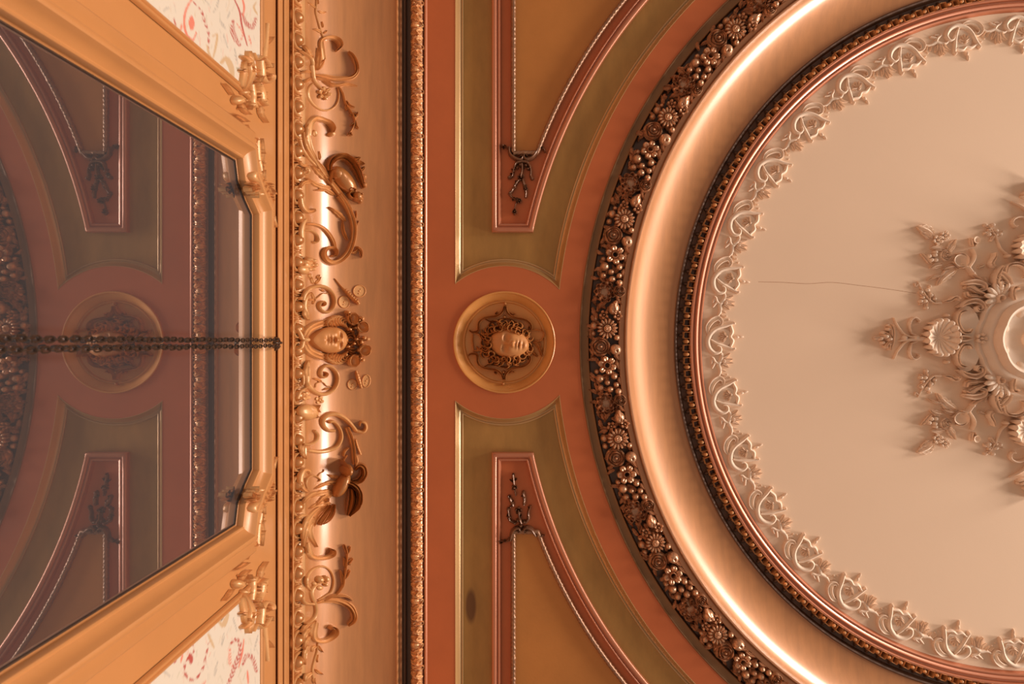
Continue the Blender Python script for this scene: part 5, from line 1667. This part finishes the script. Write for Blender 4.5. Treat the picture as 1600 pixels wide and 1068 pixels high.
corner2 = [('sprig', lf(E2, [(260, -20), (255, 70)], 1.8, 5, 4)), ('rod', wstroke(E2, [(290, 40), (300, 120), (305, 210), (320, 380)], [1.6, 2.6, 2.6, 1.2], 8)), ('sprig', lf(E2, [(345, 330), (350, 40)], 2.4, 6, 8)), ('curl', wstroke(E2, [(300, 500), (265, 470), (255, 410), (290, 380), (315, 410), (295, 440)], [2, 2.8, 3, 2.8, 2.2, 1.2], 9)),
           ('leaf', lf(E2, [(330, 540), (205, 510)], 3.4, 8, 4)), ('leaf', lf(E2, [(330, 570), (215, 600)], 3.4, 8, 4)), ('leaf', lf(E2, [(300, 560), (200, 555)], 2.6, 9, 2)), ('leaf', lf(E2, [(320, 600), (335, 470)], 3.6, 8, 3)), ('bud', blob(*E2([(340, 620)])[0], 4.2, 4.8, 9)), ('bud', blob(*E2([(345, 560)])[0], 4, 4, 9)),
           ('sprig', lf(E2, [(360, 480), (375, 370)], 2.6, 6, 4)), ('sprig', lf(E2, [(380, 500), (470, 690)], 3.6, 6, 6, -.05)), ('leaf', lf(E2, [(455, 680), (470, 930)], 2.2, 6, 5)), ('leaf', lf(E2, [(485, 850), (515, 970)], 2.6, 5))]
rnd = random.Random(21)
for lst, ff, cen in ((corner, E1, [(300, 300), (470, 260), (340, 600), (430, 600), (280, 700), (480, 350), (360, 420)]), (corner2, E2, [(260, 560), (330, 600), (330, 500), (400, 560), (310, 300), (300, 120), (430, 640)])):
    for cx_, cy_ in cen:
        for k in range(6):
            x, y = cx_ + rnd.uniform(-55, 55), cy_ + rnd.uniform(-60, 60)
            if rnd.random() < .4:
                lst.append(('bud', blob(*ff([(x, y)])[0], rnd.uniform(1.2, 2.2), rnd.uniform(1.2, 2.4), rnd.uniform(7, 11))))
            else:
                an = rnd.uniform(0, 6.28)
                lst.append(('leaf', lf(ff, [(x, y), (x + 42 * math.cos(an), y + 50 * math.sin(an))], rnd.uniform(1.4, 2.4), rnd.uniform(7, 10), 3)))
for sg, nm in ((-1, 'upper'), (1, 'lower')):
    for lst, p0, dr, lab in ((corner, 2, 5, 'gold rococo shell and scroll ornament at the %s silk panel corner'), (corner2, 12, 6, 'gold rococo leaf cluster on the %s shoulder of the mirror frame')):
        sh_ = []
        for n_, (V, Fc) in lst:
            V = V.copy()
            if sg > 0:
                V[:, 1] = 2 * 534.2 - V[:, 1]
            sh_.append((n_, (V, Fc)))
        wm = wall_map(p0)
        allv = np.concatenate([wm(V, dref=dr) for _, (V, Fc) in sh_])
        c_ = (allv.min(0) + allv.max(0)) / 2
        if lst is corner:
            e_ = empty('rococo_ornament', -350, c_[1], c_[2], lab % nm, 'wall ornament')
        else:
            e_ = None
            cl_ = None
        for n_, shp in sh_:
            a = Acc().put([shp], wm, dref=dr)
            if lst is corner:
                a.build(n_, M_ORN, e_, angle=50)
            elif cl_ is None:
                cl_ = a.build('leaf_cluster', M_ORN, mir, angle=50)
            else:
                a.build(n_, M_ORN, cl_, angle=50)

# ---------------------------------------------------------------- hanging chain and its hook
chn = empty('hanging_chain', -322, 6, -240, 'dark iron double chain hanging from a hook in front of the mirror', 'chain')


def tube3(pts, r, na=8, n=None, closed=False):
    P = np.array(pts, float)
    if closed:
        P = np.vstack([P, P[:1]])
    if n:
        t = np.linspace(0, len(P) - 1, n)
        i = np.clip(t.astype(int), 0, len(P) - 2)
        # smooth with Catmull-Rom
        out = []
        for tt, k in zip(t, i):
            u = tt - k
            a = P[k - 1] if k > 0 else (P[-2] if closed else P[0])
            b, c = P[k], P[k + 1]
            d = P[k + 2] if k + 2 < len(P) else (P[1] if closed else P[-1])
            out.append(.5 * (2 * b + (c - a) * u + (2 * a - 5 * b + 4 * c - d) * u * u + (3 * b - a - 3 * c + d) * u ** 3))
        P = np.array(out)
    T = np.gradient(P, axis=0)
    if closed:
        T[0] = T[-1] = P[1] - P[-2]
    T /= np.linalg.norm(T, axis=1)[:, None] + 1e-9
    ref = np.array([0.3, 0.2, 0.93])
    A = np.cross(T, ref)
    A /= np.linalg.norm(A, axis=1)[:, None] + 1e-9
    B = np.cross(T, A)
    V = []
    rr = np.interp(np.linspace(0, 1, len(P)), np.linspace(0, 1, len(np.atleast_1d(r))), np.atleast_1d(r)) if np.size(r) > 1 else np.full(len(P), r)
    for i in range(len(P)):
        for j in range(na):
            a = 2 * math.pi * j / na
            V.append(P[i] + rr[i] * (A[i] * math.cos(a) + B[i] * math.sin(a)))
    return np.array(V), grid_faces(len(P), na, True)


lkp = [(0, 2.0 * math.cos(a), 3.3 * math.sin(a) + (1.6 if math.sin(a) > 0 else -1.6)) for a in np.linspace(0, 2 * math.pi, 10, endpoint=False)]
V, Fc = tube3(lkp, .75, 6, 19, True)
me_l1 = mesh_from('link', V * U, Fc, M_IRON)
V, Fc = tube3([(y, x, z) for x, y, z in lkp], .75, 6, 19, True)
me_l2 = mesh_from('link', V * U, Fc, M_IRON)
NL = 76
for st, (dy, dx) in enumerate(((-3.4, 0), (3.6, 2.0))):
    for i in range(NL):
        h = -236 - i * 7.4
        yy = 6 - 2.6 * i / NL + dy * (1 + .12 * math.sin(i * .7 + st)) + (.0 if i > 2 else 0)
        inst('link', me_l1 if (i + st) % 2 else me_l2, chn, -322 + dx + .5 * math.sin(i * .5), yy, h)
Acc().add(*tube3([(-321, 1.5, -235), (-321, 0.5, -228), (-322, 6, -223), (-321, 11, -228), (-321, 10.5, -236)], 1.0, 8, 18)).build('top_ring', M_IRON, chn)
hk = empty('iron_hook', -346, 6, -170, 'small dark iron crescent hook on the wall above the mirror, holding the chain', 'hook')
Acc().add(*tube3([(-350, 6, -172), (-341, 6, -180), (-331, 6, -198), (-323, 6, -212), (-321.5, 6, -224), (-326, 6, -230), (-330, 6, -222)], [2.4, 2.2, 1.8, 1.6, 1.5, 1.3, .8], 8, 30)).build('shank', M_IRON, hk)
Acc().put([stroke([(426.5, 526.5), (431.5, 527.5), (436, 532), (437.5, 537), (435.5, 542), (431, 546), (427, 547.5)], [1.0, 2.0, 2.4, 2.5, 2.4, 2.0, 1.0], 5)], wall_map(0), dref=3).build('crescent_plate', M_IRON, hk)

# hairline crack in the cream plaster
Acc().put([stroke([(1185, 440), (1225, 441), (1262, 443), (1300, 441), (1345, 446), (1385, 451), (1432, 458)], .28, .12, 0, ROUND5, 40, skirt=-.05)], flat_map(HD)).build('hairline_crack', M_BROWN, bpy.data.objects['ceiling_dome'])
